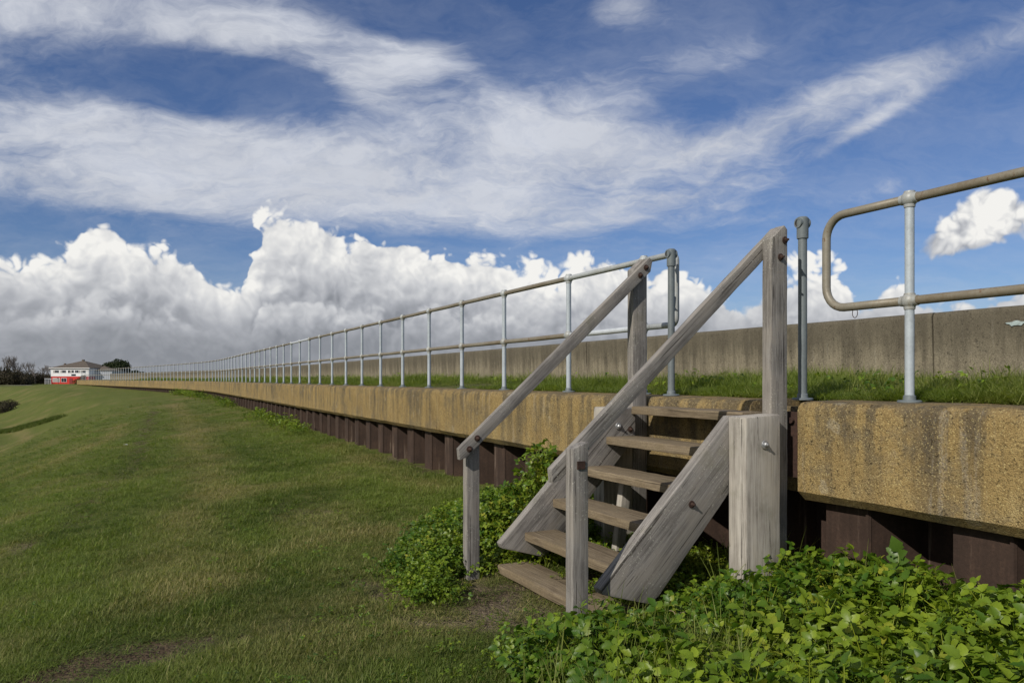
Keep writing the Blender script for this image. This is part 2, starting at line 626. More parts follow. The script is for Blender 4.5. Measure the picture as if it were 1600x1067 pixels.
def mat_concrete(name, base, dark, pale, streaky, seed, speck=1.0, top_dark=0.0, top_z=0.0, low_z=-1.0, stain=(.082, .070, .052), stain_z=None):
    m, g = material(name)
    p = g.geo()
    p = g.mapping(p, loc=(seed * 3.7, seed * 1.3, 0))
    x, y, z = g.xyz(p)
    big = g.noise(p, scale=1.1, detail=5, rough=.62)
    mid = g.noise(p, scale=5.5, detail=6, rough=.68)
    fine = g.noise(p, scale=70, detail=4, rough=.7)
    vert = g.noise(g.mapping(p, scale=(4.2, 4.2, .32)), scale=1.7, detail=6, rough=.66)
    stone = g.voro(p, scale=165, rand=1.0)
    scol = g.voro(p, scale=165, out='Color')
    sr, sg, sb = g.xyz(scol)
    c = g.ramp(big * .4 + mid * .6, [(.32, dark), (.5, base), (.68, pale)])
    blot = ((mid * .6 + fine * .4 - .5) * 6 + (g.noise(p, scale=2.3, detail=4, rough=.6) - .52) * 7).clamp()
    c = g.mix(blot * .7 * streaky, c, tuple(q * 1.5 for q in stain))
    st = ((vert - .465) * 6.0 + (big - .47) * 2.6 + (mid - .5) * 2.4).clamp()
    if stain_z is not None:
        hgt = V(g.nt, g.xyz(g.geo())[2].s)
        st = (st * hgt.lin(stain_z[0], stain_z[1], .5, 1.2) + (hgt.lin(stain_z[1] - .13, stain_z[1], 0, .55) + (mid - .55) * 2.2 + (big - .5)).clamp() * hgt.smooth(stain_z[1] - .2, stain_z[1]) * .7).clamp()
    c = g.mix(st * streaky, c, stain)
    # pale lichen rosettes and runs of lime
    li = g.voro(g.vadd(p, g.noise(p, scale=14, detail=2, color=True), .10), scale=5.2, feature='SMOOTH_F1', smooth=.2)
    lich = (0.22 - li).smooth(0, .08) * (big - .47).smooth(0, .10) * (fine * .9 + .2)
    c = g.mix((lich * .55).clamp(), c, (.40, .36, .27))
    run = (g.noise(g.mapping(p, scale=(6, 6, .5)), scale=2.1, detail=5, rough=.6) - .60).smooth(0, .08) * (fine - .3).clamp() * 1.4
    c = g.mix((run * .65).clamp(), c, (.46, .43, .36))
    # aggregate
    c = g.mix(((sr - .80).smooth(0, .2) * .42 * speck), c, tuple(min(.6, q * 1.6) for q in pale))
    c = g.mix(((sg - .70).smooth(0, .2) * .6 * speck), c, tuple(q * .5 for q in dark))
    pits = (fine * .6 + g.noise(p, scale=28, detail=3, rough=.6) * .4 - .565).smooth(0, .07)
    c = g.mix(pits * .7 * speck, c, tuple(q * .25 for q in dark))
    if top_dark:
        zz = V(g.nt, g.xyz(g.geo())[2].s)
        tband = zz.lin(low_z, top_z) + (vert - .5) * .9 + (mid - .5) * .5
        c = g.mix(tband.smooth(.25, .8) * top_dark, c, tuple(q * .42 for q in dark))
    h = fine * .5 + (.5 - stone) * .5 * speck + mid * .6 - pits * .7
    g.out(g.bsdf(c, .92, g.bump(h, .75, .012), spec=.2))
    return m


def mat_wood(name, lo, hi, warm, lichen=.75, dirt=.0):
    m, g = material(name)
    v = g.attr('grain')
    off = g.new('ShaderNodeObjectInfo').outputs['Random']
    ov = g.vec(V(g.nt, off) * 13.0, V(g.nt, off) * 5.0, V(g.nt, off) * 7.0)
    v = g.vadd(v, ov)
    wv = g.vadd(v, g.noise(g.mapping(v, scale=(1.0, 2.5, 2.5)), scale=1.6, detail=2, color=True), .022)
    grain = g.noise(g.mapping(wv, scale=(1.1, 48, 48)), scale=3.2, detail=7, rough=.72)
    coarse = g.noise(g.mapping(wv, scale=(.55, 14, 14)), scale=2.6, detail=5, rough=.65)
    patch = g.noise(g.mapping(v, scale=(1, 2, 2)), scale=3.5, detail=5, rough=.6)
    fine = g.noise(g.mapping(v, scale=(14, 60, 60)), scale=6, detail=3, rough=.7)
    f = (grain * .42 + coarse * .26 + patch * .32 - .5) * 1.25 + .5
    c = g.ramp(f, [(.30, tuple(q * .45 for q in lo)), (.43, lo), (.58, hi), (.72, tuple(q * 1.2 for q in hi))])
    c = g.mix((patch - .48).smooth(0, .15) * .4, c, warm)
    crack = (g.noise(g.mapping(wv, scale=(.5, 40, 40), loc=(3, 1, 2)), scale=1.6, detail=4, rough=.6) - .62).smooth(0, .03)
    c = g.mix(crack * .8, c, (.025, .02, .016))
    spots = g.noise(v, scale=85, detail=3, rough=.75)
    cover = g.noise(v, scale=4.5, detail=4, rough=.6)
    c = g.mix((spots - .60).smooth(0, .05) * (cover - .42).smooth(0, .2) * lichen, c, (.50, .49, .43))
    alga = (cover - .55).smooth(0, .2)
    c = g.mix(alga * .25, c, (.10, .105, .05))
    if dirt: c = g.mix((spots * .5 + patch * .5 - .42).smooth(0, .2) * dirt, c, (.11, .085, .055))
    h = grain * .6 + fine * .3 - crack * 1.2 + spots * .15
    g.out(g.bsdf(c, .82, g.bump(h, .45, .003), spec=.25))
    return m


def mat_pile():
    m, g = material('rusty_steel_sheet')
    p = g.geo()
    n = g.noise(p, scale=3, detail=6, rough=.65)
    v = g.noise(g.mapping(p, scale=(7, 7, .5)), scale=2, detail=5, rough=.65)
    f = g.noise(p, scale=55, detail=4, rough=.7)
    c = g.ramp(n * .4 + v * .35 + f * .25, [(.3, (.020, .013, .010)), (.5, (.045, .028, .021)), (.68, (.095, .058, .040))])
    c = g.mix((v - .60).smooth(0, .1) * .5, c, (.24, .19, .15))
    g.out(g.bsdf(c, .75, g.bump(f * .6 + n * .4, .5, .006), spec=.3))
    return m


def mat_paint(name, col, rust=.25, worn=(.16, .13, .085), wornness=.0, metal=.1, rough=.5):
    m, g = material(name)
    p = g.geo()
    n = g.noise(p, scale=7, detail=6, rough=.65)
    f = g.noise(p, scale=60, detail=4, rough=.7)
    b = g.noise(p, scale=1.7, detail=4, rough=.6)
    c = g.ramp(n * .6 + f * .4, [(.3, tuple(q * .72 for q in col)), (.5, col), (.7, tuple(min(.75, q * 1.18) for q in col))])
    if wornness: c = g.mix(((b * .5 + f * .5 - .5) * 3 + wornness).clamp(), c, worn)
    c = g.mix((n * .7 + f * .3 - (.64 - rust * .14)).smooth(0, .05) * .85, c, (.13, .052, .022))
    g.out(g.bsdf(c, rough, g.bump(f, .25, .003), metal=metal, spec=.4))
    return m


def mat_plain(name, col, rough=.7, var=.25, scale=6, metal=0.0, spec=.4):
    m, g = material(name)
    n = g.noise(g.geo(), scale=scale, detail=5, rough=.65)
    c = g.ramp(n, [(.3, tuple(q * (1 - var) for q in col)), (.7, tuple(min(.85, q * (1 + var)) for q in col))])
    g.out(g.bsdf(c, rough, g.bump(n, .2, .01), metal=metal, spec=spec))
    return m


def mat_leaf(name, lo, hi, yel, trans=.35, rough=.38, spec=.45, inst=True):
    """leaves and blades: tint and dryness come from the point each one grows on"""
    m, g = material(name)
    t = V(g.nt, g.attr('tint', 'Fac', 'INSTANCER'))
    dry = V(g.nt, g.attr('dry', 'Fac', 'INSTANCER'))
    isl = V(g.nt, g.new('ShaderNodeNewGeometry').outputs['Random Per Island'])
    rnd = (t * .6 + isl * .4) if inst else isl
    c = g.ramp(rnd, [(.12, lo), (.5, tuple((a + b) / 2 for a, b in zip(lo, hi))), (.9, hi)])
    c = g.mix((dry * .75 + (isl - .62) * 1.2 * dry + (isl - .93).max(0.0) * 6).clamp(), c, yel)
    n = g.noise(g.geo(), scale=120, detail=2)
    c = g.mix(n * .35, c, tuple(q * .45 for q in lo))
    b = g.bsdf(c, rough, g.bump(n, .2, .002), spec=spec)
    tr = g.new('ShaderNodeBsdfTranslucent')
    g.link(g.mix(1.0, c, (1.15, 1.25, .55), 'MULTIPLY'), tr.inputs[0])
    mx = g.new('ShaderNodeMixShader')
    mx.inputs[0].default_value = trans
    g.link(b.outputs[0], mx.inputs[1])
    g.link(tr.outputs[0], mx.inputs[2])
    g.out(mx)
    return m


M_GROUND = mat_ground()
M_LEDGE = mat_concrete('ochre_concrete', (.315, .226, .094), (.212, .148, .064), (.40, .31, .15), .80, 1.0, stain_z=(-.66, -.14))
M_PARAPET = mat_concrete('grey_concrete', (.262, .230, .165), (.165, .146, .108), (.36, .32, .235), .5, 2.0, .8, .66, .64, -.1)
M_WOOD = mat_wood('weathered_grey_timber', (.150, .140, .130), (.295, .280, .262), (.220, .194, .162))
M_WOODP = mat_wood('bleached_timber', (.29, .268, .238), (.47, .445, .40), (.37, .33, .27), .4)
M_TREAD = mat_wood('worn_tread_timber', (.140, .108, .070), (.285, .230, .155), (.205, .155, .085), .12, .6)
M_PILE = mat_pile()
M_POST = mat_paint('pale_grey_paint', (.40, .45, .49), .05)
M_RAIL = mat_paint('worn_rail_paint', (.26, .245, .20), .35, (.15, .115, .07), .45)
M_RAILW = mat_paint('fresh_rail_paint', (.52, .56, .60), .0)
M_FIT = mat_paint('grey_fitting_paint', (.40, .43, .44), .2, (.2, .17, .11), .2)
M_GATE = mat_paint('mid_grey_paint', (.155, .18, .19), .12)
M_RUST = mat_plain('rusted_iron', (.042, .022, .016), .8, .5, 40)
M_GALV = mat_plain('galvanised_bolt', (.36, .37, .38), .45, .3, 40, .6)
M_GRASS = mat_leaf('grass_blades', (.066, .110, .015), (.250, .320, .066), (.46, .39, .18), .42, .55, .25)
M_VERGE = mat_leaf('verge_blades', (.090, .145, .020), (.310, .370, .075), (.46, .38, .18), .48, .5, .3)
M_LEAF = mat_leaf('glossy_leaves', (.058, .132, .011), (.290, .385, .028), (.42, .40, .045), .32, .42, .35)
M_LEAF_OWN = mat_leaf('broad_leaf', (.055, .125, .014), (.12, .21, .03), (.3, .3, .05), .35, .4, .45, False)
M_STONE = mat_plain('earth_stones', (.105, .082, .060), .95, .5, 30)
M_STEM = mat_plain('green_stem', (.12, .16, .04), .6)


# ------------------------------------------------------------------ ground, water, verge
def spaced(lo, hi, a, b, step, grow):
    """values dense between a and b and ever wider apart outside"""
    mid = list(np.arange(a, b + step / 2, step))
    v, st = mid[-1], step
    while v < hi:
        st *= grow
        v += st
        mid.append(v)
    v, st = mid[0], step
    while v > lo:
        st *= grow
        v -= st
        mid.insert(0, v)
    return np.array(mid)


def build_ground():
    gx = spaced(-3500, 3500, -6, 3.9, .13, 1.055)
    gy = spaced(-300, 4500, 1.5, 13, .13, 1.045)
    X, Y = np.meshgrid(gx, gy, indexing='ij')
    x, y = X.ravel(), Y.ravel()
    z = ground_z(x, y)
    dirt, dry = soil_masks(x, y)
    z = z - dirt * .02
    nx, ny = len(gx), len(gy)
    I = np.arange(nx * ny).reshape(nx, ny)
    f = np.stack([I[:-1, :-1], I[1:, :-1], I[1:, 1:], I[:-1, 1:]], -1).reshape(-1, 4)
    me = mesh_of('ground', np.stack([x, y, z], 1), f, [M_GROUND], True, {'dirt': ('FLOAT', dirt), 'dry': ('FLOAT', dry)})
    props(link('ground', me), kind='structure')
    mw, g = material('estuary_water')
    n = g.noise(g.geo(), scale=1.2, detail=4)
    g.out(g.bsdf((.06, .075, .07), .15, g.bump(n, .3, .1)))
    me = mesh_of('water', [(7.6, -300, -3.2), (3400, -300, -3.2), (3400, 4400, -3.2), (-900, 4400, -3.2), (-100, 200, -3.2), (7.6, 40, -3.2)], [(0, 1, 2, 3, 4, 5)], [mw])
    # water lies only behind the parapet, where the land falls away
    props(link('water', me), kind='structure')


build_ground()


def sweep(profile, s0, s1, step, closed=True, jitter=0.0, seed=0):
    """carry a profile of (offset, height) along the wall line; returns verts, faces"""
    n = max(1, int(round((s1 - s0) / step)))
    vs, fs = [], []
    m = len(profile)
    for i in range(n + 1):
        s = s0 + (s1 - s0) * i / n
        for k, (o, z) in enumerate(profile):
            if jitter:
                q = Vector((s * 3.1, o * 9 + seed, z * 9))
                o = o + mnoise.noise(q) * jitter
                z = z + mnoise.noise(q + Vector((7, 3, 1))) * jitter * .6
            vs.append(at(s, o, z))
    for i in range(n):
        for k in range(m if closed else m - 1):
            a, b = i * m + k, i * m + (k + 1) % m
            fs.append((a, b, b + m, a + m))
    if closed:
        fs.append(tuple(range(m)))
        fs.append(tuple(n * m + k for k in range(m))[::-1])
    return vs, fs


def verge_z(s, o):
    return -.125 + .055 * math.sin(min(1, max(0, (o - .42) / 3.2)) * PI) + .02 * mnoise.noise(Vector((s * .8, o * 1.2, 3)))


def build_verge():
    offs = [.40, .46, .6, .9, 1.4, 2.0, 2.6, 3.1, 3.64]
    vs, fs = [], []
    n = 230
    for i in range(n + 1):
        s = -8 + (WALL_END + 8) * i / n
        for k, o in enumerate(offs):
            vs.append(at(s, o, -.135 if k == 0 else verge_z(s, o)))
    m = len(offs)
    for i in range(n):
        for k in range(m - 1):
            a = i * m + k
            fs.append((a, a + 1, a + 1 + m, a + m))
    me = mesh_of('verge', vs, fs, [M_GROUND], True, {'dirt': ('FLOAT', np.full(len(vs), .15)), 'dry': ('FLOAT', np.full(len(vs), .2))})
    props(link('verge', me), kind='structure')


build_verge()


# ------------------------------------------------------------------ the flood wall
def build_walls():
    led = empty('concrete_ledge', at(2, 0, -.69), 'long ochre concrete ledge with dark stains on top of rusty sheet piles', 'ledge')
    prof = [(.055, -.692), (.0, -.640), (0, -.50), (0, -.34), (0, -.185), (.008, -.158), (.032, -.135), (.075, -.128), (.40, -.126), (.8, -.128), (.8, -.69)]
    joints = [-8, -2.6, 3.25, 3.62, 9.2, 15.2, 21.2, 27.2, 33.2, 39.2, 45.2, 51.2, 57.2, 63.2, 69.2, 75.2, 81.2, 87.2, 93.2, 99.2, WALL_END]
    for i, (a, b) in enumerate(zip(joints[:-1], joints[1:])):
        if a == 3.25: continue
        v, f = sweep(prof, a + .005, b - .005, .12 if a < 16 else .5 if a < 40 else 1.0, True, .011 if a < 30 else 0, i)
        me = auto_smooth(mesh_of('ledge_section', [Vector(q) - at(2, 0, -.69) for q in v], f, [M_LEDGE]), 36)
        link('ledge_section', me, led, at(2, 0, -.69))
    # the gap behind the tall post: recessed infill and an iron strap
    v, f = sweep([(.24, -.69), (.24, -.17), (.8, -.17), (.8, -.69)], 3.25, 3.62, .4)
    link('gap_infill', mesh_of('gap_infill', [Vector(q) - at(2, 0, -.69) for q in v], f, [M_LEDGE]), led, at(2, 0, -.69))
    m = MB().box(-.006, .006, -.05, .05, -.36, .02).lathe([(.018, 0), (.018, .012), (.010, .02)], 8, 'X', (-.028, .0, -.03))
    link('joint_strap', m.mesh('joint_strap', M_RUST), led, at(3.305, .03, -.21))

    par = empty('parapet_wall', at(2, 3.6, -.15), 'grey stained concrete parapet along the back of the grass verge', 'wall')
    prof = [(3.6, -.3), (3.585, .05), (3.575, .35), (3.565, .60), (3.575, .635), (3.60, .65), (3.86, .652), (3.89, .64), (3.9, .6), (3.9, -.3)]
    joints = [-8, -1.4, 4.95, 11.4, 17.8, 24.2, 30.6, 37, 43.4, 49.8, 56.2, 62.6, 69, 75.4, 81.8, 88.2, 94.6, WALL_END]
    for i, (a, b) in enumerate(zip(joints[:-1], joints[1:])):
        v, f = sweep(prof, a + .008, b - .008, .3 if a < 16 else 1.0, True, .008, 50 + i)
        me = auto_smooth(mesh_of('parapet_section', [Vector(q) - at(2, 3.6, -.15) for q in v], f, [M_PARAPET]), 50)
        link('parapet_section', me, par, at(2, 3.6, -.15))
    pts = [(math.cos(a) * .085 * (1 + .25 * math.sin(3 * a)), math.sin(a) * .022 * (1 + .3 * math.sin(5 * a))) for a in np.linspace(0, 2 * PI, 18, endpoint=False)]
    mp = mat_plain('pale_blue_paint', (.33, .40, .40), .7, .35, 30)
    me = mesh_of('paint_patch', [(0, y, z) for y, z in pts] + [(-.003, y * .95, z * .95) for y, z in pts],
                 [tuple(range(18, 36))] + [(k, (k + 1) % 18, 18 + (k + 1) % 18, 18 + k) for k in range(18)], [mp])
    o = link('paint_patch', me, par, at(4.15, 3.562, .49))
    o['label'] = 'smear of pale blue paint on the parapet'

    sp = empty('sheet_pile_wall', at(2, .25, -1.6), 'rust brown corrugated sheet pile wall under the concrete ledge', 'retaining wall')
    per = .76
    a0, a1, w = .30, .10, .26           # outer flange, web run, inner flange
    front = [(0, .13), (a0, .13), (a0 + a1, .45), (a0 + a1 + w, .45), (per, .13)]
    prof = []
    th = .012
    for y, o in front: prof.append((o, y))
    vs, fs = [], []
    for z in (-1.7, -.675):
        for o, y in prof: vs.append((o, y, z))
        for o, y in prof: vs.append((o + th * 1.4, y + (.004 if y < per else 0), z))
    n = len(prof)
    for k in range(n - 1):
        fs.append((k, k + 1, 2 * n + k + 1, 2 * n + k))
        fs.append((n + k + 1, n + k, 3 * n + k, 3 * n + k + 1))
        fs.append((2 * n + k, 2 * n + k + 1, 3 * n + k + 1, 3 * n + k))
    # interlock rib at the lap of two piles
    m = MB().add(vs, fs).tube([(.125, .012, -1.7), (.125, .012, -.675)], .016, 6)
    me = m.mesh('sheet_pile', M_PILE)
    s = -5.5
    while s < WALL_END - .5:
        p = at(s)
        link('sheet_pile', me, sp, (p.x, p.y, 0), (0, 0, turn(s + per / 2)))
        s += per


build_walls()


# ------------------------------------------------------------------ tubular railings
def ball_prof(r):
    return [(r * math.sin(a), -r * math.cos(a)) for a in np.linspace(.25, PI - .25, 9)]


RAIL_O = .327                           # behind the ledge's face
TOP_H, MID_H, BASE_H = .845 + .125, .42, -.127
TOP_H = .968
RT = .0245


def railing_meshes():
    post = MB().lathe([(.024, BASE_H), (.024, TOP_H)], 14).mesh('post', M_POST)
    ball = MB().lathe(ball_prof(.0435), 18).lathe([(.028, -.047), (.030, -.03), (.030, .03), (.028, .040)], 14).lathe([(.028, -.050), (.030, -.03), (.030, .03), (.028, .050)], 14, 'Y')
    ball = auto_smooth(ball.mesh('ball_fitting', M_FIT), 50)
    foot = MB().lathe([(.062, 0), (.062, .008), (.056, .012), (.033, .013), (.031, .035), (.024, .040)], 18).mesh('base_flange', M_GATE)
    for me in (post, foot): auto_smooth(me, 40)
    far_post = auto_smooth(MB().lathe([(.024, BASE_H), (.024, TOP_H)], 6).mesh('post', M_POST), 70)
    far_ball = auto_smooth(MB().lathe(ball_prof(.045)[::2], 7).mesh('ball_fitting', M_FIT), 80)
    return post, ball, foot, far_post, far_ball


R_POST, R_BALL, R_FOOT, R_FPOST, R_FBALL = railing_meshes()


def add_post(thing, s, far=False, foot=True):
    p = at(s, RAIL_O)
    o = link('post', R_FPOST if far else R_POST, thing, (p.x, p.y, 0), (0, 0, turn(s)))
    for h in (TOP_H, MID_H):
        b = bpy.data.objects.new('ball_fitting', R_FBALL if far else R_BALL)
        COL.objects.link(b)
        b.parent = o
        b.location = (0, 0, h)
    if foot and not far:
        b = bpy.data.objects.new('base_flange', R_FOOT)
        COL.objects.link(b)
        b.parent = o
        b.location = (0, 0, BASE_H + .001)


def build_railings():
    # the long run beyond the steps
    t = empty('tube_railing', at(5, RAIL_O, BASE_H), 'long two bar tube railing on pale posts running away beyond the wooden steps', 'railing')
    posts = [5.195, 6.42, 7.875, 9.14, 10.38, 11.6, 12.82]
    while posts[-1] < WALL_END - 1.5: posts.append(posts[-1] + 1.225)
    for s in posts: add_post(t, s, s > 30)
    for k, (a, b) in enumerate(zip(posts[:-1], posts[1:])):
        for h, nm in ((TOP_H, 'top_rail'), (MID_H, 'middle_rail')):
            n = 10 if a < 30 else 5
            mat = M_RAILW if (k in (11, 12) and h == TOP_H) or (k == 0 and h == MID_H) else M_RAIL if k > 1 else M_FIT if k == 0 else M_RAIL
            mid = at((a + b) / 2, RAIL_O, h)
            sag = random.uniform(-.003, .003)
            pts = [at(a, RAIL_O, h), at((a + b) / 2, RAIL_O, h + sag), at(b, RAIL_O, h)]
            me = MB().tube([q - mid for q in pts], RT, n, False).mesh(nm, mat, smooth=True)
            o = link(nm, me, t, mid)
            if mat is M_RAILW and h == TOP_H: o['label'] = 'rail length in fresh pale paint'

    def hoop(thing, s_end, s_from, inward, r=.13):
        """rounded end that joins the top bar to the middle bar"""
        sg = 1 if inward > 0 else -1
        pts = [at(s_from, RAIL_O, TOP_H)]
        for a in np.linspace(0, PI / 2, 8):
            pts.append(at(s_end - sg * r + sg * r * math.sin(a), RAIL_O, TOP_H - r + r * math.cos(a)))
        for a in np.linspace(0, PI / 2, 8):
            pts.append(at(s_end - sg * r + sg * r * math.cos(a), RAIL_O, MID_H + r - r * math.sin(a)))
        pts.append(at(s_from, RAIL_O, MID_H))
        o0 = pts[0].copy()
        me = MB().tube([q - o0 for q in pts], RT, 16, True).mesh('end_hoop', M_RAIL if sg > 0 else M_FIT, smooth=True)
        link('end_hoop', me, thing, o0)
    hoop(t, 4.775, 5.195, -1, .06)

    # the near run on the right
    t2 = empty('tube_railing', at(2.7, RAIL_O, BASE_H), 'near tube railing with a rounded rusty end on the right of the wooden steps', 'railing')
    for s in (2.78, 1.45, .15, -1.15): add_post(t2, s)
    hoop(t2, 3.335, 2.78, 1)
    for a, b in ((1.45, 2.78), (.15, 1.45), (-1.15, .15)):
        for h, nm in ((TOP_H, 'top_rail'), (MID_H, 'middle_rail')):
            mid = at((a + b) / 2, RAIL_O, h)
            me = MB().tube([at(a, RAIL_O, h) - mid, at(b, RAIL_O, h) - mid], RT, 16, False).mesh(nm, M_RAIL, smooth=True)
            link(nm, me, t2, mid)
    c = at(3.13, RAIL_O, MID_H - .028)
    pts = [(0, .018 * math.cos(a), -.012 + .026 * math.sin(a)) for a in np.linspace(-PI * 1.2, PI * .2, 14)]
    link('wire_loop', MB().tube(pts, .0022, 5).mesh('wire_loop', M_RUST), t2, c)

    # two socketed posts either side of the gap
    def gate_post(s, o, label, flip):
        p = at(s, o)
        g = empty('gate_post', (p.x, p.y, BASE_H), label, 'post', 'socketed steel posts either side of the steps')
        me = auto_smooth(MB().lathe([(.026, BASE_H), (.026, .90)], 16).mesh('pipe', M_GATE), 40)
        link('pipe', me, g, (p.x, p.y, 0))
        me = auto_smooth(MB().lathe([(.033, .845), (.034, .855), (.034, .905), (.036, .925), (.036, .965), (.026, .975)], 16).mesh('collar', M_GATE), 40)
        link('collar', me, g, (p.x, p.y, 0))
        # open socket: a short tube with a hole, across the top, mouth towards the opening
        sg = flip
        n = 16
        vs, fs = [], []
        for r, y in ((.031, -.036), (.031, .038), (.022, .038), (.020, .005)):
            for k in range(n):
                a = 2 * PI * k / n
                vs.append((r * math.cos(a), sg * y, r * math.sin(a)))
        for i in range(3):
            for k in range(n):
                fs.append((i * n + k, i * n + (k + 1) % n, (i + 1) * n + (k + 1) % n, (i + 1) * n + k))
        fs.append(tuple(range(n)))
        fs.append(tuple(3 * n + k for k in range(n)))
        me = auto_smooth(mesh_of('socket', vs, fs, [M_GATE, M_RUST], face_mat=[0] * (2 * n) + [1] * n + [0, 1]), 40)  # dark rust lines the mouth and stands in for the hole's shade
        link('socket', me, g, (p.x, p.y, .938), (0, 0, math.radians(95 * sg)))
        link('base_flange', R_FOOT, g, (p.x, p.y, BASE_H + .001))
    gate_post(3.40, .20, 'single grey pipe post with an open socket top right of the tall timber post', -1)
    gate_post(4.67, .20, 'grey pipe post with an open socket top at the end of the far railing', -1)


build_railings()


# ------------------------------------------------------------------ the wooden steps
def timber(name, parent, poly, y0, y1, along, mat, bevel=.007, rough=.0025, segs=5):
    """a plank: outline in the X-Z plane carried from y0 to y1; along = direction of the grain in X-Z, or 'y'"""
    bm = bmesh.new()
    va = [bm.verts.new((x, y0, z)) for x, z in poly]
    vb = [bm.verts.new((x, y1, z)) for x, z in poly]
    n = len(poly)
    bm.faces.new(va)
    bm.faces.new(vb[::-1])
    for k in range(n): bm.faces.new((va[k], vb[k], vb[(k + 1) % n], va[(k + 1) % n]))
    bmesh.ops.recalc_face_normals(bm, faces=bm.faces)
    # extra cuts along the length so that edges can wander a little
    if along == 'y': d = Vector((0, 1, 0))
    else: d = Vector((along[0], 0, along[1])).normalized()
    lo = min(v.co.dot(d) for v in bm.verts)
    hi = max(v.co.dot(d) for v in bm.verts)
    bmesh.ops.bevel(bm, geom=bm.edges[:], offset=bevel, segments=2, affect='EDGES', profile=.6)
    k = max(2, int((hi - lo) / .09))
    for i in range(1, k):
        c = lo + (hi - lo) * i / k
        bmesh.ops.bisect_plane(bm, geom=bm.verts[:] + bm.edges[:] + bm.faces[:], plane_co=d * c, plane_no=d)
    sd = random.random() * 50
    for v in bm.verts:
        q = Vector((v.co.x, v.co.y, v.co.z)) * 9 + Vector((sd, 0, 0))
        v.co += Vector((mnoise.noise(q), mnoise.noise(q + Vector((9, 0, 0))), mnoise.noise(q + Vector((0, 9, 0))))) * rough
    me = bpy.data.meshes.new(name)
    c0 = Vector((sum(p[0] for p in poly) / n, (y0 + y1) / 2, sum(p[1] for p in poly) / n))
    grain = []
    side = Vector((0, 1, 0)) if along != 'y' else Vector((1, 0, 0))
    oth = d.cross(side)
    for v in bm.verts:
        r = v.co - c0
        grain.append((r.dot(d), r.dot(side), r.dot(oth)))
    for v in bm.verts: v.co -= c0
    bm.to_mesh(me)
    bm.free()
    me.materials.append(mat)
    a = me.attributes.new('grain', 'FLOAT_VECTOR', 'POINT')
    a.data.foreach_set('vector', np.asarray(grain, np.float32).ravel())
    auto_smooth(me, 35)
    return link(name, me, parent, c0)


def bolt_mesh(name, mat, r=.014, axis='Y', sgn=-1):
    m = MB()
    m.lathe([(r * 1.9, 0), (r * 1.9, .003 * sgn), (r * 1.75, .005 * sgn)], 14, axis)
    vs = [(r * 1.1, .004 * sgn), (r * 1.1, .014 * sgn), (r * .8, .018 * sgn)]
    m.lathe(vs, 6, axis)
    m.lathe([(r * .6, .017 * sgn), (r * .6, .028 * sgn), (r * .4, .030 * sgn)], 10, axis)
    me = m.mesh(name, mat)
    auto_smooth(me, 35)
    return me


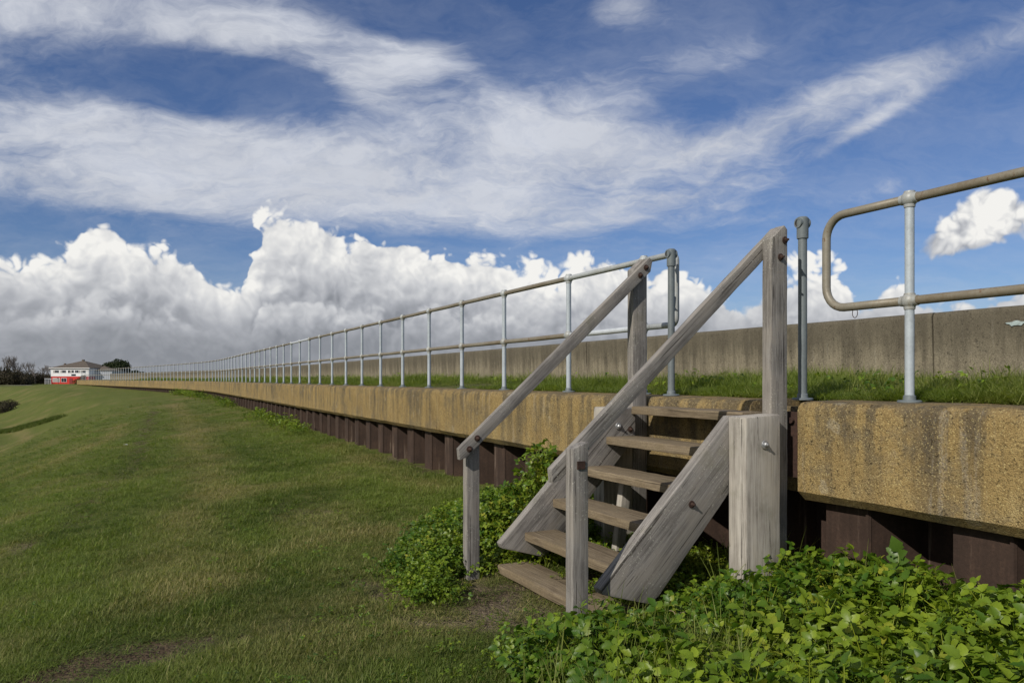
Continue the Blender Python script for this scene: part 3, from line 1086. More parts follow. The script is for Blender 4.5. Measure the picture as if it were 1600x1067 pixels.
def build_steps():
    st = empty('wooden_steps', (2.6, 4.02, -1.35), 'weathered grey timber steps with handrails climbing from the grass to the concrete ledge', 'steps')
    B_RS = bolt_mesh('bolt', M_RUST, .011, 'Y', -1)
    B_GS = bolt_mesh('bolt', M_GALV, .013, 'Y', -1)
    B_RX = bolt_mesh('bolt', M_RUST, .014, 'X', -1)
    B_RF = bolt_mesh('bolt', M_RUST, .014, 'Y', 1)

    def rot_hole(parent, x, y, z, w=.034):
        m = MB().box(-w / 2, w / 2, -.003, .004, -w * .45, w * .45)
        link('bolt_plate', m.mesh('bolt_plate', M_RUST), parent, (x, y, z))
    # big support posts
    r = timber('support_post', st, [(3.0, -1.6), (3.25, -1.6), (3.25, -.198), (3.0, -.212)], 3.23, 3.374, (0, 1), M_WOODP, .012)
    link('bolt', B_GS, r, (3.13, 3.227, -.365))
    timber('support_post', st, [(3.0, -1.6), (3.25, -1.6), (3.25, -.20), (3.0, -.205)], 4.668, 4.81, (0, 1), M_WOODP, .010)
    # stringers: top edge z = -.24 + 1.0 (x - 3)
    def top(x): return -.24 + 1.0 * (x - 3.0)
    for y0, y1 in ((3.377, 3.452), (4.59, 4.665)):
        w = .40
        poly = [(2.15, top(2.15)), (2.165, top(2.15) - .03), (2.46, -1.205), (2.52, -1.17), (3.22, top(3.22) - w), (3.22, -.21), (3.03, -.21)]
        s_ = timber('stringer', st, poly, y0, y1, (1, 1), M_WOOD, .006)
        if y0 < 4:
            link('bolt', B_RS, s_, (2.74, y0 - .002, -.69))
        else:
            link('bolt', B_GS, s_, (3.07, y0 - .003, -.335))
            link('bolt', B_RS, s_, (3.17, y0 - .003, -.36))
    # treads
    for k in range(6):
        xf = 3.18 - .215 * (5 - k)
        z = -.195 - .208 * (5 - k) + random.uniform(-.004, .004)
        dp = (.305 if k == 0 else .245) if k < 5 else .215
        x0 = xf + (.05 if k == 0 else 0)
        t_ = timber('tread', st, [(x0, z - .055), (xf + dp, z - .055), (xf + dp, z), (x0, z)], 3.455 + .0 * k, 4.587 + (.07 if k == 0 else 0), 'y', M_TREAD, .008, .0035)
    for y0, y1 in ((4.30, 4.36),):
        timber('brace', st, [(2.93, -.62), (3.0, -.62), (2.93, -1.15), (2.86, -1.15)], y0, y1, (.1, 1), M_WOODP)
    # tall rail posts against the ledge
    for y0, y1 in ((3.30, 3.374), (4.668, 4.742)):
        p = timber('rail_post', st, [(3.253, -1.2), (3.375, -1.2), (3.375, .865), (3.352, .888), (3.253, .80)], y0, y1, (0, 1), M_WOOD, .006)
        if y0 < 4:
            link('bolt', B_RS, p, (3.318, y0 - .003, .70))
            link('bolt', B_RS, p, (3.352, y0 - .003, .80))
    # newel posts at the foot
    for y0, y1 in ((3.30, 3.374), (4.668, 4.742)):
        zt = -.315 if y0 < 4 else -.38
        p = timber('newel_post', st, [(1.94, -1.6), (2.03, -1.6), (2.03, zt), (1.985, zt - .015), (1.94, zt - .035)], y0, y1, (0, 1), M_WOOD, .006)
        if y0 < 4:
            rot_hole(p, 1.985, y0 - .004, -.43, .044)
            link('bolt', B_RF, p, (2.02, y1 + .003, -.40))
    # handrails
    def hr(x): return -.43 + .888 * (x - 1.88)
    for y0, y1 in ((3.378, 3.424), (4.618, 4.664)):
        th = .112
        xt = 3.385
        poly = [(1.86, hr(1.86) - .005), (1.868, hr(1.868) - .085), (1.915, hr(1.915) - th), (xt - .012, hr(xt - .012) - th), (xt + .006, hr(xt) - .04), (xt - .02, hr(xt - .02))]
        h = timber('handrail', st, poly, y0, y1, (1, .888), M_WOOD, .006)
        if y0 > 4:
            for x, dz in ((1.99, -.055), (1.935, -.075), (3.28, -.06), (3.33, -.045)):
                link('bolt', B_RS, h, (x, y0 - .002, hr(x) + dz))


build_steps()


# ------------------------------------------------------------------ scattered plants
HIDDEN = {}


def scatter(name, pts, rots, scales, tints, drys, sources, label, cat, weights=None):
    """one object whose points carry small plants; each point picks one of the source meshes"""
    n = len(pts)
    me = bpy.data.meshes.new(name)
    me.vertices.add(n)
    me.vertices.foreach_set('co', np.asarray(pts, np.float32).ravel())

    def put(k, typ, data):
        a = me.attributes.new(k, typ, 'POINT')
        a.data.foreach_set('vector' if typ == 'FLOAT_VECTOR' else 'value', np.asarray(data).ravel())
    put('rot', 'FLOAT_VECTOR', np.asarray(rots, np.float32))
    put('size', 'FLOAT_VECTOR', np.asarray(scales, np.float32))
    put('tint', 'FLOAT', np.asarray(tints, np.float32))
    put('dry', 'FLOAT', np.asarray(drys, np.float32))
    put('pick', 'INT', np.asarray(rng.choice(len(sources), n, p=weights), np.int32))
    o = bpy.data.objects.new(name, me)
    COL.objects.link(o)
    props(o, label, cat, None, 'stuff')
    ng = bpy.data.node_groups.new(name, 'GeometryNodeTree')
    ng.interface.new_socket('Geometry', in_out='INPUT', socket_type='NodeSocketGeometry')
    ng.interface.new_socket('Geometry', in_out='OUTPUT', socket_type='NodeSocketGeometry')
    N, L = ng.nodes, ng.links
    gi, go = N.new('NodeGroupInput'), N.new('NodeGroupOutput')

    def named(k, typ):
        a = N.new('GeometryNodeInputNamedAttribute')
        a.data_type = typ
        a.inputs['Name'].default_value = k
        return a.outputs['Attribute']
    join = N.new('GeometryNodeGeometryToInstance')
    for src in sources[::-1]:
        oi = N.new('GeometryNodeObjectInfo')
        oi.inputs['Object'].default_value = src
        L.new(oi.outputs['Geometry'], join.inputs[0])
    # Geometry to Instance keeps the order of links; one instance per source
    iop = N.new('GeometryNodeInstanceOnPoints')
    m2p = N.new('GeometryNodeMeshToPoints')
    L.new(gi.outputs[0], m2p.inputs['Mesh'])
    L.new(m2p.outputs[0], iop.inputs['Points'])
    L.new(join.outputs[0], iop.inputs['Instance'])
    iop.inputs['Pick Instance'].default_value = True
    L.new(named('pick', 'INT'), iop.inputs['Instance Index'])
    e2r = N.new('FunctionNodeEulerToRotation')
    L.new(named('rot', 'FLOAT_VECTOR'), e2r.inputs[0])
    L.new(e2r.outputs[0], iop.inputs['Rotation'])
    L.new(named('size', 'FLOAT_VECTOR'), iop.inputs['Scale'])
    L.new(iop.outputs[0], go.inputs[0])
    md = o.modifiers.new('scatter', 'NODES')
    md.node_group = ng
    return o


def source(name, me):
    """a mesh that only the scatter refers to"""
    return bpy.data.objects.new(name, me)


def blade(vs, fs, x, y, h, w, az, lean, curl, z0=0.0, segs=3):
    b = len(vs)
    dx, dy = math.cos(az), math.sin(az)
    sx, sy = -dy, dx
    px_, pz, ang = 0.0, 0.0, lean
    st = h / segs
    for k in range(segs + 1):
        ww = w * (1 - (k / segs) ** 1.6) + .0003
        for q in (-1, 1):
            vs.append((x + dx * px_ + sx * ww * q, y + dy * px_ + sy * ww * q, z0 + pz))
        px_ += math.sin(ang) * st
        pz += math.cos(ang) * st
        ang += curl / segs
    for k in range(segs):
        a = b + 2 * k
        fs.append((a, a + 1, a + 3, a + 2))


def grass_tuft(n, rad, hmin, hmax, w, mat, lean=.6, segs=2):
    vs, fs = [], []
    for _ in range(n):
        r = rad * math.sqrt(random.random())
        a = random.random() * 2 * PI
        blade(vs, fs, r * math.cos(a), r * math.sin(a), random.uniform(hmin, hmax), w * random.uniform(.7, 1.3), random.random() * 2 * PI,
              random.uniform(lean * .3, lean), random.uniform(-.1, 1.0), -.006, segs)
    return mesh_of('grass_tuft', vs, fs, [mat])


def inside(poly, x, y):
    c = np.zeros(len(x), bool)
    n = len(poly)
    for i in range(n):
        (x0, y0), (x1, y1) = poly[i], poly[(i + 1) % n]
        k = (y0 > y) != (y1 > y)
        c ^= k & (x < (x1 - x0) * (y - y0) / (y1 - y0 + 1e-12) + x0)
    return c


PATCH_R = [(1.42, 2.2), (1.50, 3.0), (1.62, 3.30), (1.88, 3.40), (2.1, 3.36), (2.6, 3.36), (3.2, 3.5), (3.55, 3.55), (3.62, -.6), (1.5, -.6)]
PATCH_L = [(1.50, 4.35), (1.42, 4.9), (1.72, 5.5), (2.05, 6.1), (2.55, 6.75), (3.0, 7.0), (3.5, 7.0), (3.5, 4.70), (2.5, 4.66), (2.05, 4.6), (1.75, 4.35)]


def build_lawn_grass():
    srcs = [source('grass_tuft', grass_tuft(36, .085, .022, .052, .0016, M_GRASS, 1.55)) for _ in range(5)]
    srcs += [source('grass_tuft', grass_tuft(28, .06, .035, .080, .0018, M_GRASS, 1.4)) for _ in range(2)]
    n = 150000
    az = rng.uniform(-.80, .55, n) + TH
    r = 2.6 * (48 / 2.6) ** (rng.random(n) ** 1.0)
    x, y = r * np.sin(az), r * np.cos(az)
    s, l = wall_coords(x, y)
    dirt, dry = soil_masks(x, y)
    keep = (l > -.02) & (rng.random(n) > dirt * 1.05 - .14) & (rng.random(n) > (r - 14) / 34)
    keep &= ~(inside(PATCH_R, x, y) & (rng.random(n) < .85)) & ~(inside(PATCH_L, x, y) & (rng.random(n) < .9))
    x, y, r, l, dry, dirt = x[keep], y[keep], r[keep], l[keep], dry[keep], dirt[keep]
    n = len(x)
    z = ground_z(x, y)
    clump = fbm2(x, y, 2.6, 4, 41)
    sc = (0.70 + .035 * r) * (.45 + clump * 1.1) * rng.uniform(.7, 1.3, n)
    hh = sc * (1 - .55 * dirt) * rng.uniform(.6, 1.4, n) * (1 / (1 + .022 * r)) * (1 + .5 * np.exp(-(l / .35) ** 2))
    mow = fbm2(x * 1.1, y * .04, 1.0, 3, 51)
    tint = np.clip((fbm2(x, y, 1.1, 4, 8) - .5) * 1.3 + (mow - .5) * .9 + .5 + (clump - .5) * .5 + rng.uniform(-.42, .42, n), 0, 1)
    dry = np.clip(dry + (rng.random(n) < .05) * .6, 0, 1)
    rots = np.stack([rng.uniform(-.15, .15, n), rng.uniform(-.15, .15, n), rng.uniform(0, 6.28, n)], 1)
    scatter('lawn_grass', np.stack([x, y, z], 1), rots, np.stack([sc, sc, hh], 1), tint, dry, srcs,
            'short patchy green grass covering the embankment', 'grass', [.17] * 5 + [.075] * 2)
    print('lawn tufts', n)


def build_lawn_weeds():
    n = 1500
    az = rng.uniform(-.80, .45, n) + TH
    rr = 3.0 * (16 / 3.0) ** rng.random(n)
    x, y = rr * np.sin(az), rr * np.cos(az)
    s, l = wall_coords(x, y)
    k = (l > .3) & (fbm2(x, y, 1.3, 3, 91) > .53) & ~inside(PATCH_R, x, y) & ~inside(PATCH_L, x, y)
    x, y = x[k], y[k]
    m = len(x)
    sc = rng.uniform(.22, .45, m)
    rots = np.stack([rng.uniform(-.3, .3, m), rng.uniform(-.3, .3, m), rng.uniform(0, 6.28, m)], 1)
    scatter('lawn_weeds', np.stack([x, y, ground_z(x, y) - .012], 1), rots, np.stack([sc * 1.15, sc * 1.15, sc * .7], 1), rng.random(m) * .6, rng.random(m) * .3, SPRIGS,
            'small broad leaved weeds dotted through the lawn', 'weeds')


def build_verge_grass():
    srcs = [source('verge_tuft', grass_tuft(26, .08, .05, .15, .0022, M_VERGE, .9, 3)) for _ in range(4)]
    srcs += [source('verge_tuft', grass_tuft(30, .10, .14, .30, .0026, M_VERGE, .7, 3)) for _ in range(2)]
    n = 26000
    s = 1.0 * (75 / 1.0) ** rng.random(n)
    o = rng.uniform(.46, 3.55, n) ** 1.0
    o = np.where(rng.random(n) < .35, rng.uniform(.42, .9, n), o)
    P = np.array([at(a, b, 0) for a, b in zip(s, o)])
    z = np.array([verge_z(a, b) for a, b in zip(s, o)])
    cl = fbm2(s, o, .9, 4, 77)
    sc = (.7 + .022 * s) * (.2 + cl * 1.5) * rng.uniform(.7, 1.3, n)
    hh = sc * np.where(o < .8, .55, 1.0) / (1 + .02 * s) * np.interp(o, [.45, 1.2, 2.8, 3.5], [.6, .85, .85, .85])
    tint = np.clip(cl + rng.uniform(-.3, .3, n), 0, 1)
    dry = np.clip((fbm2(s, o, 1.3, 3, 5) - .5) * 1.5, 0, .6)
    rots = np.stack([rng.uniform(-.2, .2, n), rng.uniform(-.2, .2, n), rng.uniform(0, 6.28, n)], 1)
    k = cl > rng.uniform(.25, .5, n)
    P, z, rots, sc, hh, tint, dry = P[k], z[k], rots[k], sc[k], hh[k], tint[k], dry[k]
    scatter('verge_grass', np.stack([P[:, 0], P[:, 1], z], 1), rots, np.stack([sc, sc, hh], 1), tint, dry, srcs,
            'ragged green grass and weeds on the verge between railing and parapet', 'grass', [.2] * 4 + [.1] * 2)


def leaflet(vs, fs, base, dirv, up, ln, wd, droop, fold):
    """one ovate leaflet with a midrib fold, toothed outline"""
    side = dirv.cross(up).normalized()
    b = len(vs)
    prof = [(0, .0), (.10, .42), (.24, .92), (.34, .74), (.50, 1.0), (.62, .70), (.80, .52), (1.0, 0.0)]
    m = len(prof)
    p = Vector(base)
    d = Vector(dirv)
    last = 0
    for i, (t, w) in enumerate(prof):
        d2 = (d - up * droop * t).normalized()
        p = p + d2 * ln * (t - last)
        last = t
        ww = w * wd * random.uniform(.88, 1.12)
        if i in (0, len(prof) - 1):
            vs.append(tuple(p))
        else:
            lift = up * fold * ww
            vs += [tuple(p + side * ww + lift), tuple(p), tuple(p - side * ww + lift)]
    fs += [(b, b + 2, b + 1), (b, b + 3, b + 2)]
    for k in range(m - 3):
        q = b + 1 + 3 * k
        fs += [(q, q + 1, q + 4, q + 3), (q + 1, q + 2, q + 5, q + 4)]
    q = b + 1 + 3 * (m - 3)
    fs += [(q, q + 1, q + 3), (q + 1, q + 2, q + 3)]


def sprig(nleaf, h, spread, ln, wd):
    """stems rising from one root, each ending in a spray of three leaflets"""
    vs, fs = [], []
    for k in range(nleaf):
        a = 2 * PI * k / nleaf + random.uniform(-.5, .5)
        hh = h * random.uniform(.55, 1.05)
        rr = spread * random.uniform(.25, 1.0)
        tip = Vector((rr * math.cos(a), rr * math.sin(a), hh))
        m = MB().tube([(0, 0, -.03), (tip.x * .35, tip.y * .35, hh * .65), tuple(tip)], [.0028, .0022, .0015], 3, False)
        b = len(vs)
        vs += m.v
        fs += [tuple(i + b for i in q) for q in m.f]
        tilt = random.uniform(.15, .6)
        out = Vector((math.cos(a), math.sin(a), random.uniform(-.5, .9))).normalized()
        up = (Vector((0, 0, 1)) - out * out.z + Vector((random.uniform(-.75, .75), random.uniform(-.75, .75), 0))).normalized()
        for j, da in enumerate((-1.15, 0, 1.15)):
            c, s_ = math.cos(da), math.sin(da)
            side = out.cross(up).normalized()
            dv = (out * c + side * s_ + up * random.uniform(-.1, .15)).normalized()
            uu = (up - dv * up.dot(dv)).normalized()
            leaflet(vs, fs, tip + dv * .006, dv, uu, ln * random.uniform(.75, 1.15) * (1.12 if j == 1 else .95), wd * random.uniform(.8, 1.15),
                    random.uniform(.1, .9), random.uniform(.15, .55))
    return mesh_of('leafy_sprig', vs, fs, [M_LEAF], True)


SPRIGS = [source('leafy_sprig', sprig(random.randint(6, 10), .20, .11, .029, .0120)) for _ in range(6)]
SPRIGS += [source('leafy_sprig', sprig(random.randint(4, 6), .24, .11, .041, .017)) for _ in range(3)]


def poly_points(poly, n):
    P = np.array(poly)
    lo, hi = P.min(0), P.max(0)
    out = []
    while sum(len(q) for q in out) < n:
        q = rng.uniform(lo, hi, (n, 2))
        out.append(q[inside(poly, q[:, 0], q[:, 1])])
    return np.concatenate(out)[:n]


def build_verge_weeds():
    n = 1500
    s = 1.0 * (45 / 1.0) ** rng.random(n)
    o = rng.uniform(.5, 3.5, n)
    k = fbm2(s, o, 1.6, 3, 83) > .53
    s, o = s[k], o[k]
    m = len(s)
    P = np.array([at(a, b, verge_z(a, b) - .05) for a, b in zip(s, o)])
    sc = rng.uniform(.35, .85, m) * (1 + s * .012)
    rots = np.stack([rng.uniform(-.4, .4, m), rng.uniform(-.4, .4, m), rng.uniform(0, 6.28, m)], 1)
    scatter('verge_weeds', P, rots, np.stack([sc] * 3, 1), rng.random(m), rng.random(m) * .3, SPRIGS,
            'leafy weeds scattered through the verge grass before the parapet', 'weeds')


def build_groundcover():
    def patch(name, poly, n, height, label, size=1.0, big=.25):
        q = poly_points(poly, n)
        x, y = q[:, 0].copy(), q[:, 1].copy()
        # stragglers beyond the rim
        st = rng.random(n) < .14
        x = np.where(st, x + rng.normal(0, .12, n), x)
        y = np.where(st, y + rng.normal(0, .12, n), y)
        kk = (x < 3.5) & ~((x > 1.75) & (x < 2.5) & (y > 3.42) & (y < 4.66) & ('under' not in label))
        x, y, st = x[kk], y[kk], st[kk]
        z = ground_z(x, y)
        f1, f2 = fbm2(x, y, 3.2, 3, 61), fbm2(x, y, 1.4, 2, 67)
        hh = height(x, y) * np.clip(.05 + 1.15 * f1 + .75 * f2, .3, 1.7)
        hh = np.where(st & ~inside(poly, x, y), .07, hh)
        keep = (hh > .03) & (rng.random(len(x)) < np.clip((f1 - .22) * 4.5, .12, 1))
        dirt, _ = soil_masks(x, y)
        x, y, z, hh = x[keep], y[keep], z[keep], hh[keep]
        m = len(x)
        sc = size * rng.uniform(.72, 1.25, m) * np.clip(.55 + hh * 2.2, .5, 1.15)
        # several storeys where the growth is tall
        lift = np.clip(hh - .19 * sc, -.16, 1) * rng.uniform(.3, 1.1, m)
        tint = np.clip((fbm2(x, y, 1.6, 3, 15) - .5) * 1.4 + .42 + rng.uniform(-.4, .4, m), 0, 1)
        dry = np.clip((fbm2(x, y, 2.2, 3, 19) - .58) * 2.5, 0, .5) + (rng.random(m) < .035) * .7
        rots = np.stack([rng.uniform(-.5, .5, m), rng.uniform(-.5, .5, m), rng.uniform(0, 6.28, m)], 1)
        scatter(name, np.stack([x, y, z + lift], 1), rots, np.stack([sc] * 3, 1), tint, dry, SPRIGS, label, 'ground cover', [(1 - big) / 6] * 6 + [big / 3] * 3)

    def edge(poly, x, y):
        best = np.full(len(x), 9.0)
        for (ax, ay), (bx, by) in zip(poly, poly[1:] + poly[:1]):
            vx, vy = bx - ax, by - ay
            t = np.clip(((x - ax) * vx + (y - ay) * vy) / (vx * vx + vy * vy), 0, 1)
            best = np.minimum(best, np.hypot(x - ax - t * vx, y - ay - t * vy))
        return best

    def h_right(x, y):
        e = np.clip(edge(PATCH_R, x, y) / .30, 0, 1)
        h = .08 + .13 * e + .05 * np.clip((x - 2.9) / .4, 0, 1)
        return h * (1 - .55 * np.exp(-((x - 2.95) / .35) ** 2 - ((y - 3.35) / .4) ** 2))

    def h_left(x, y):
        e = np.clip(edge(PATCH_L, x, y) / .50, 0, 1)
        return .05 + .14 * e + .33 * np.exp(-((x - 2.85) / .45) ** 2 - ((y - 5.3) / .50) ** 2) * np.clip(e * 3, .4, 1)
    patch('leafy_groundcover', PATCH_R, 6600, h_right, 'glossy green leafy ground cover filling the front right in front of the steps', 1.0, .45)
    patch('leafy_groundcover', PATCH_L, 3200, h_left, 'glossy green leafy ground cover heaped left of the steps', .82)
    # under and behind the steps
    P3 = [(2.2, 3.5), (3.5, 3.5), (3.5, 4.6), (2.4, 4.6)]
    patch('leafy_groundcover', P3, 260, lambda x, y: .10 + 0 * x, 'sparse leafy weeds in the shade under the steps', .7)
    # weeds along the foot of the sheet piles further off
    n = 620
    s = rng.uniform(15, 55, n)
    l = np.abs(rng.normal(0, .28, n)) + .05
    k = fbm2(s, s * 0, .35, 3, 9) > .52
    s, l = s[k], l[k]
    P = np.array([at(a, -b, 0) for a, b in zip(s, l)])
    z = ground_z(P[:, 0], P[:, 1])
    m = len(s)
    sc = rng.uniform(.5, 1.1, m) * (1 + s * .012)
    rots = np.stack([rng.uniform(-.3, .3, m), rng.uniform(-.3, .3, m), rng.uniform(0, 6.28, m)], 1)
    scatter('wall_weeds', np.stack([P[:, 0], P[:, 1], z - .04], 1), rots, np.stack([sc] * 3, 1), rng.random(m), rng.random(m) * .2, SPRIGS,
            'bright green weeds along the foot of the sheet piles', 'weeds')
    # dead stalks lying among the leaves
    q = poly_points([(1.7, 2.4), (1.8, 3.0), (2.3, 3.1), (3.2, 2.7), (3.2, 0), (1.7, 0)], 110)
    x, y = q[:, 0], q[:, 1]
    z = ground_z(x, y)
    m = len(x)
    stalk = MB().tube([(-.12, 0, 0), (-.03, .012, .02), (.06, -.006, .025), (.14, .01, .0)], [.0028, .0024, .002, .0012], 4, False)
    stalk.tube([(.0, .0, .02), (.05, .05, .035)], [.002, .001], 4, False)
    dead = [source('dead_stalk', stalk.mesh('dead_stalk', mat_plain('dead_straw', (.26, .20, .12), .8)))]
    rots = np.stack([rng.uniform(-.5, .5, m), rng.uniform(-.6, .6, m), rng.uniform(0, 6.28, m)], 1)
    scatter('dead_stalks', np.stack([x, y, z + .13], 1), rots, np.stack([rng.uniform(.5, .95, m)] * 3, 1), rng.random(m), rng.random(m), dead,
            'dry brown stalks lying among the leafy ground cover', 'dead stalks')
    # long grass coming up through the leaves
    tall = [source('tall_tuft', grass_tuft(20, .05, .14, .32, .0026, M_VERGE, .8, 4)) for _ in range(3)]
    q = np.concatenate([rng.normal((1.95, 2.25), (.16, .22), (190, 2)), poly_points(PATCH_R, 80), rng.normal((1.52, 1.9), (.10, .35), (120, 2))])
    x, y = q[:, 0], q[:, 1]
    z = ground_z(x, y)
    m = len(x)
    sc = rng.uniform(.8, 1.3, m)
    rots = np.stack([rng.uniform(-.3, .3, m), rng.uniform(-.3, .3, m), rng.uniform(0, 6.28, m)], 1)
    scatter('long_grass', np.stack([x, y, z + .03], 1), rots, np.stack([sc] * 3, 1), rng.random(m), rng.random(m) * .25, tall,
            'long grass growing up through the leafy ground cover', 'grass')


def build_pebbles():
    n = 30000
    x, y = rng.uniform(-1.2, 2.4, n), rng.uniform(3.3, 5.3, n)
    dirt, dry = soil_masks(x, y)
    s, l = wall_coords(x, y)
    k = (dirt > .45) & (rng.random(n) < .06)
    x, y, dry = x[k], y[k], dry[k]
    m = len(x)
    stones = []
    for q in range(3):
        bm = bmesh.new()
        bmesh.ops.create_icosphere(bm, subdivisions=1, radius=.012)
        for v in bm.verts: v.co *= random.uniform(.65, 1.2)
        me = bpy.data.meshes.new('pebble')
        bm.to_mesh(me)
        bm.free()
        me.materials.append(M_STONE)
        stones.append(source('pebble', me))
    sc = rng.uniform(.1, 1.0, m) ** 4 * .9 + .13
    rots = rng.uniform(0, 6.28, (m, 3))
    scatter('pebbles', np.stack([x, y, ground_z(x, y) - .02], 1), rots, np.stack([sc, sc, sc * .7], 1), rng.random(m), dry, stones,
            'crumbs of earth and small stones on the bare soil', 'pebbles')


build_lawn_grass()
build_pebbles()
build_verge_grass()
build_verge_weeds()
build_lawn_weeds()
build_groundcover()


# one taller plant standing proud against the sheet piles
def build_tall_plant():
    b = Vector((3.20, 2.42, float(ground_z(3.20, 2.42)[0])))
    t = empty('broad_leaved_plant', b, 'young plant with one broad upright leaf standing before the sheet piles', 'plant')
    tip = Vector((3.17, 2.42, -.80))
    link('stem', MB().tube([(0, 0, -.05), (-.02, .01, .2), tuple(tip - b)], [.006, .005, .003], 6).mesh('stem', M_STEM, smooth=True), t, b)
    random.seed(5)
    spec = []
    for k, (hz, ln) in enumerate(((0, .085), (-.02, .07), (-.045, .065), (-.085, .06))):
        for sg in ((0,) if k == 0 else (-1, 1)):
            spec.append(((-.45 + .1 * k, sg * -.75, .75 - .25 * k * abs(sg)), ln * (1 if sg == 0 else .95), ln * .36, tip + Vector((0, 0, hz))))
    for d, ln, wd, base in spec:
        vs, fs = [], []
        dv = Vector(d).normalized()
        up = Vector((-.8, -.5, .45))
        up = (up - dv * up.dot(dv)).normalized()
        leaflet(vs, fs, (0, 0, 0), dv, up, ln, wd, .35, .3)
        link('leaf', mesh_of('leaf', vs, fs, [M_LEAF_OWN], True), t, base)


build_tall_plant()


# ------------------------------------------------------------------ far things
def ray(xp, Z):
    """ground point seen at picture column xp, Z metres along the lens axis"""
    X = (xp - 800) / 1200 * Z
    return X * CT + Z * ST, -X * ST + Z * CT


def leaf_cloud(blobs, n, size, shape=.25):
    """small leaf faces spread through a few rounded lobes, denser near their skins"""
    vs, fs = [], []
    tot = sum(b[3] ** 2 for b in blobs)
    for cx, cy, cz, r, sq in blobs:
        for _ in range(int(n * r * r / tot)):
            d = Vector((random.gauss(0, 1), random.gauss(0, 1), random.gauss(0, 1))).normalized()
            rad = r * (random.random() ** shape) * (1 + .22 * mnoise.noise(d * 2.3 + Vector((cx, cy, cz))))
            p = Vector((cx, cy, cz)) + Vector((d.x * rad, d.y * rad, d.z * rad * sq))
            a = Vector((random.gauss(0, 1), random.gauss(0, 1), random.gauss(0, 1))).normalized()
            b = a.orthogonal().normalized()
            c = a.cross(b)
            q = size * random.uniform(.6, 1.4)
            k = len(vs)
            vs += [tuple(p + b * q), tuple(p + c * q * .6), tuple(p - b * q), tuple(p - c * q * .6)]
            fs.append((k, k + 1, k + 2, k + 3))
    return vs, fs


def branch(m, p, d, ln, r, depth, spread=.6):
    q = p + d * ln
    mid = p + d * ln * .5 + Vector((random.uniform(-1, 1), random.uniform(-1, 1), 0)) * ln * .05
    m.tube([p, mid, q], [r, r * .85, r * .65], 4 if depth > 1 else 3, False)
    if depth == 0: return
    for _ in range(3 if depth > 1 else 4):
        a = Vector((random.gauss(0, 1), random.gauss(0, 1), random.gauss(.25, .5))).normalized()
        nd = (d + a * spread * random.uniform(.6, 1.3) + Vector((0, 0, .12))).normalized()
        branch(m, p + d * ln * random.uniform(.55, 1.0), nd, ln * random.uniform(.55, .8), r * .55, depth - 1, spread)


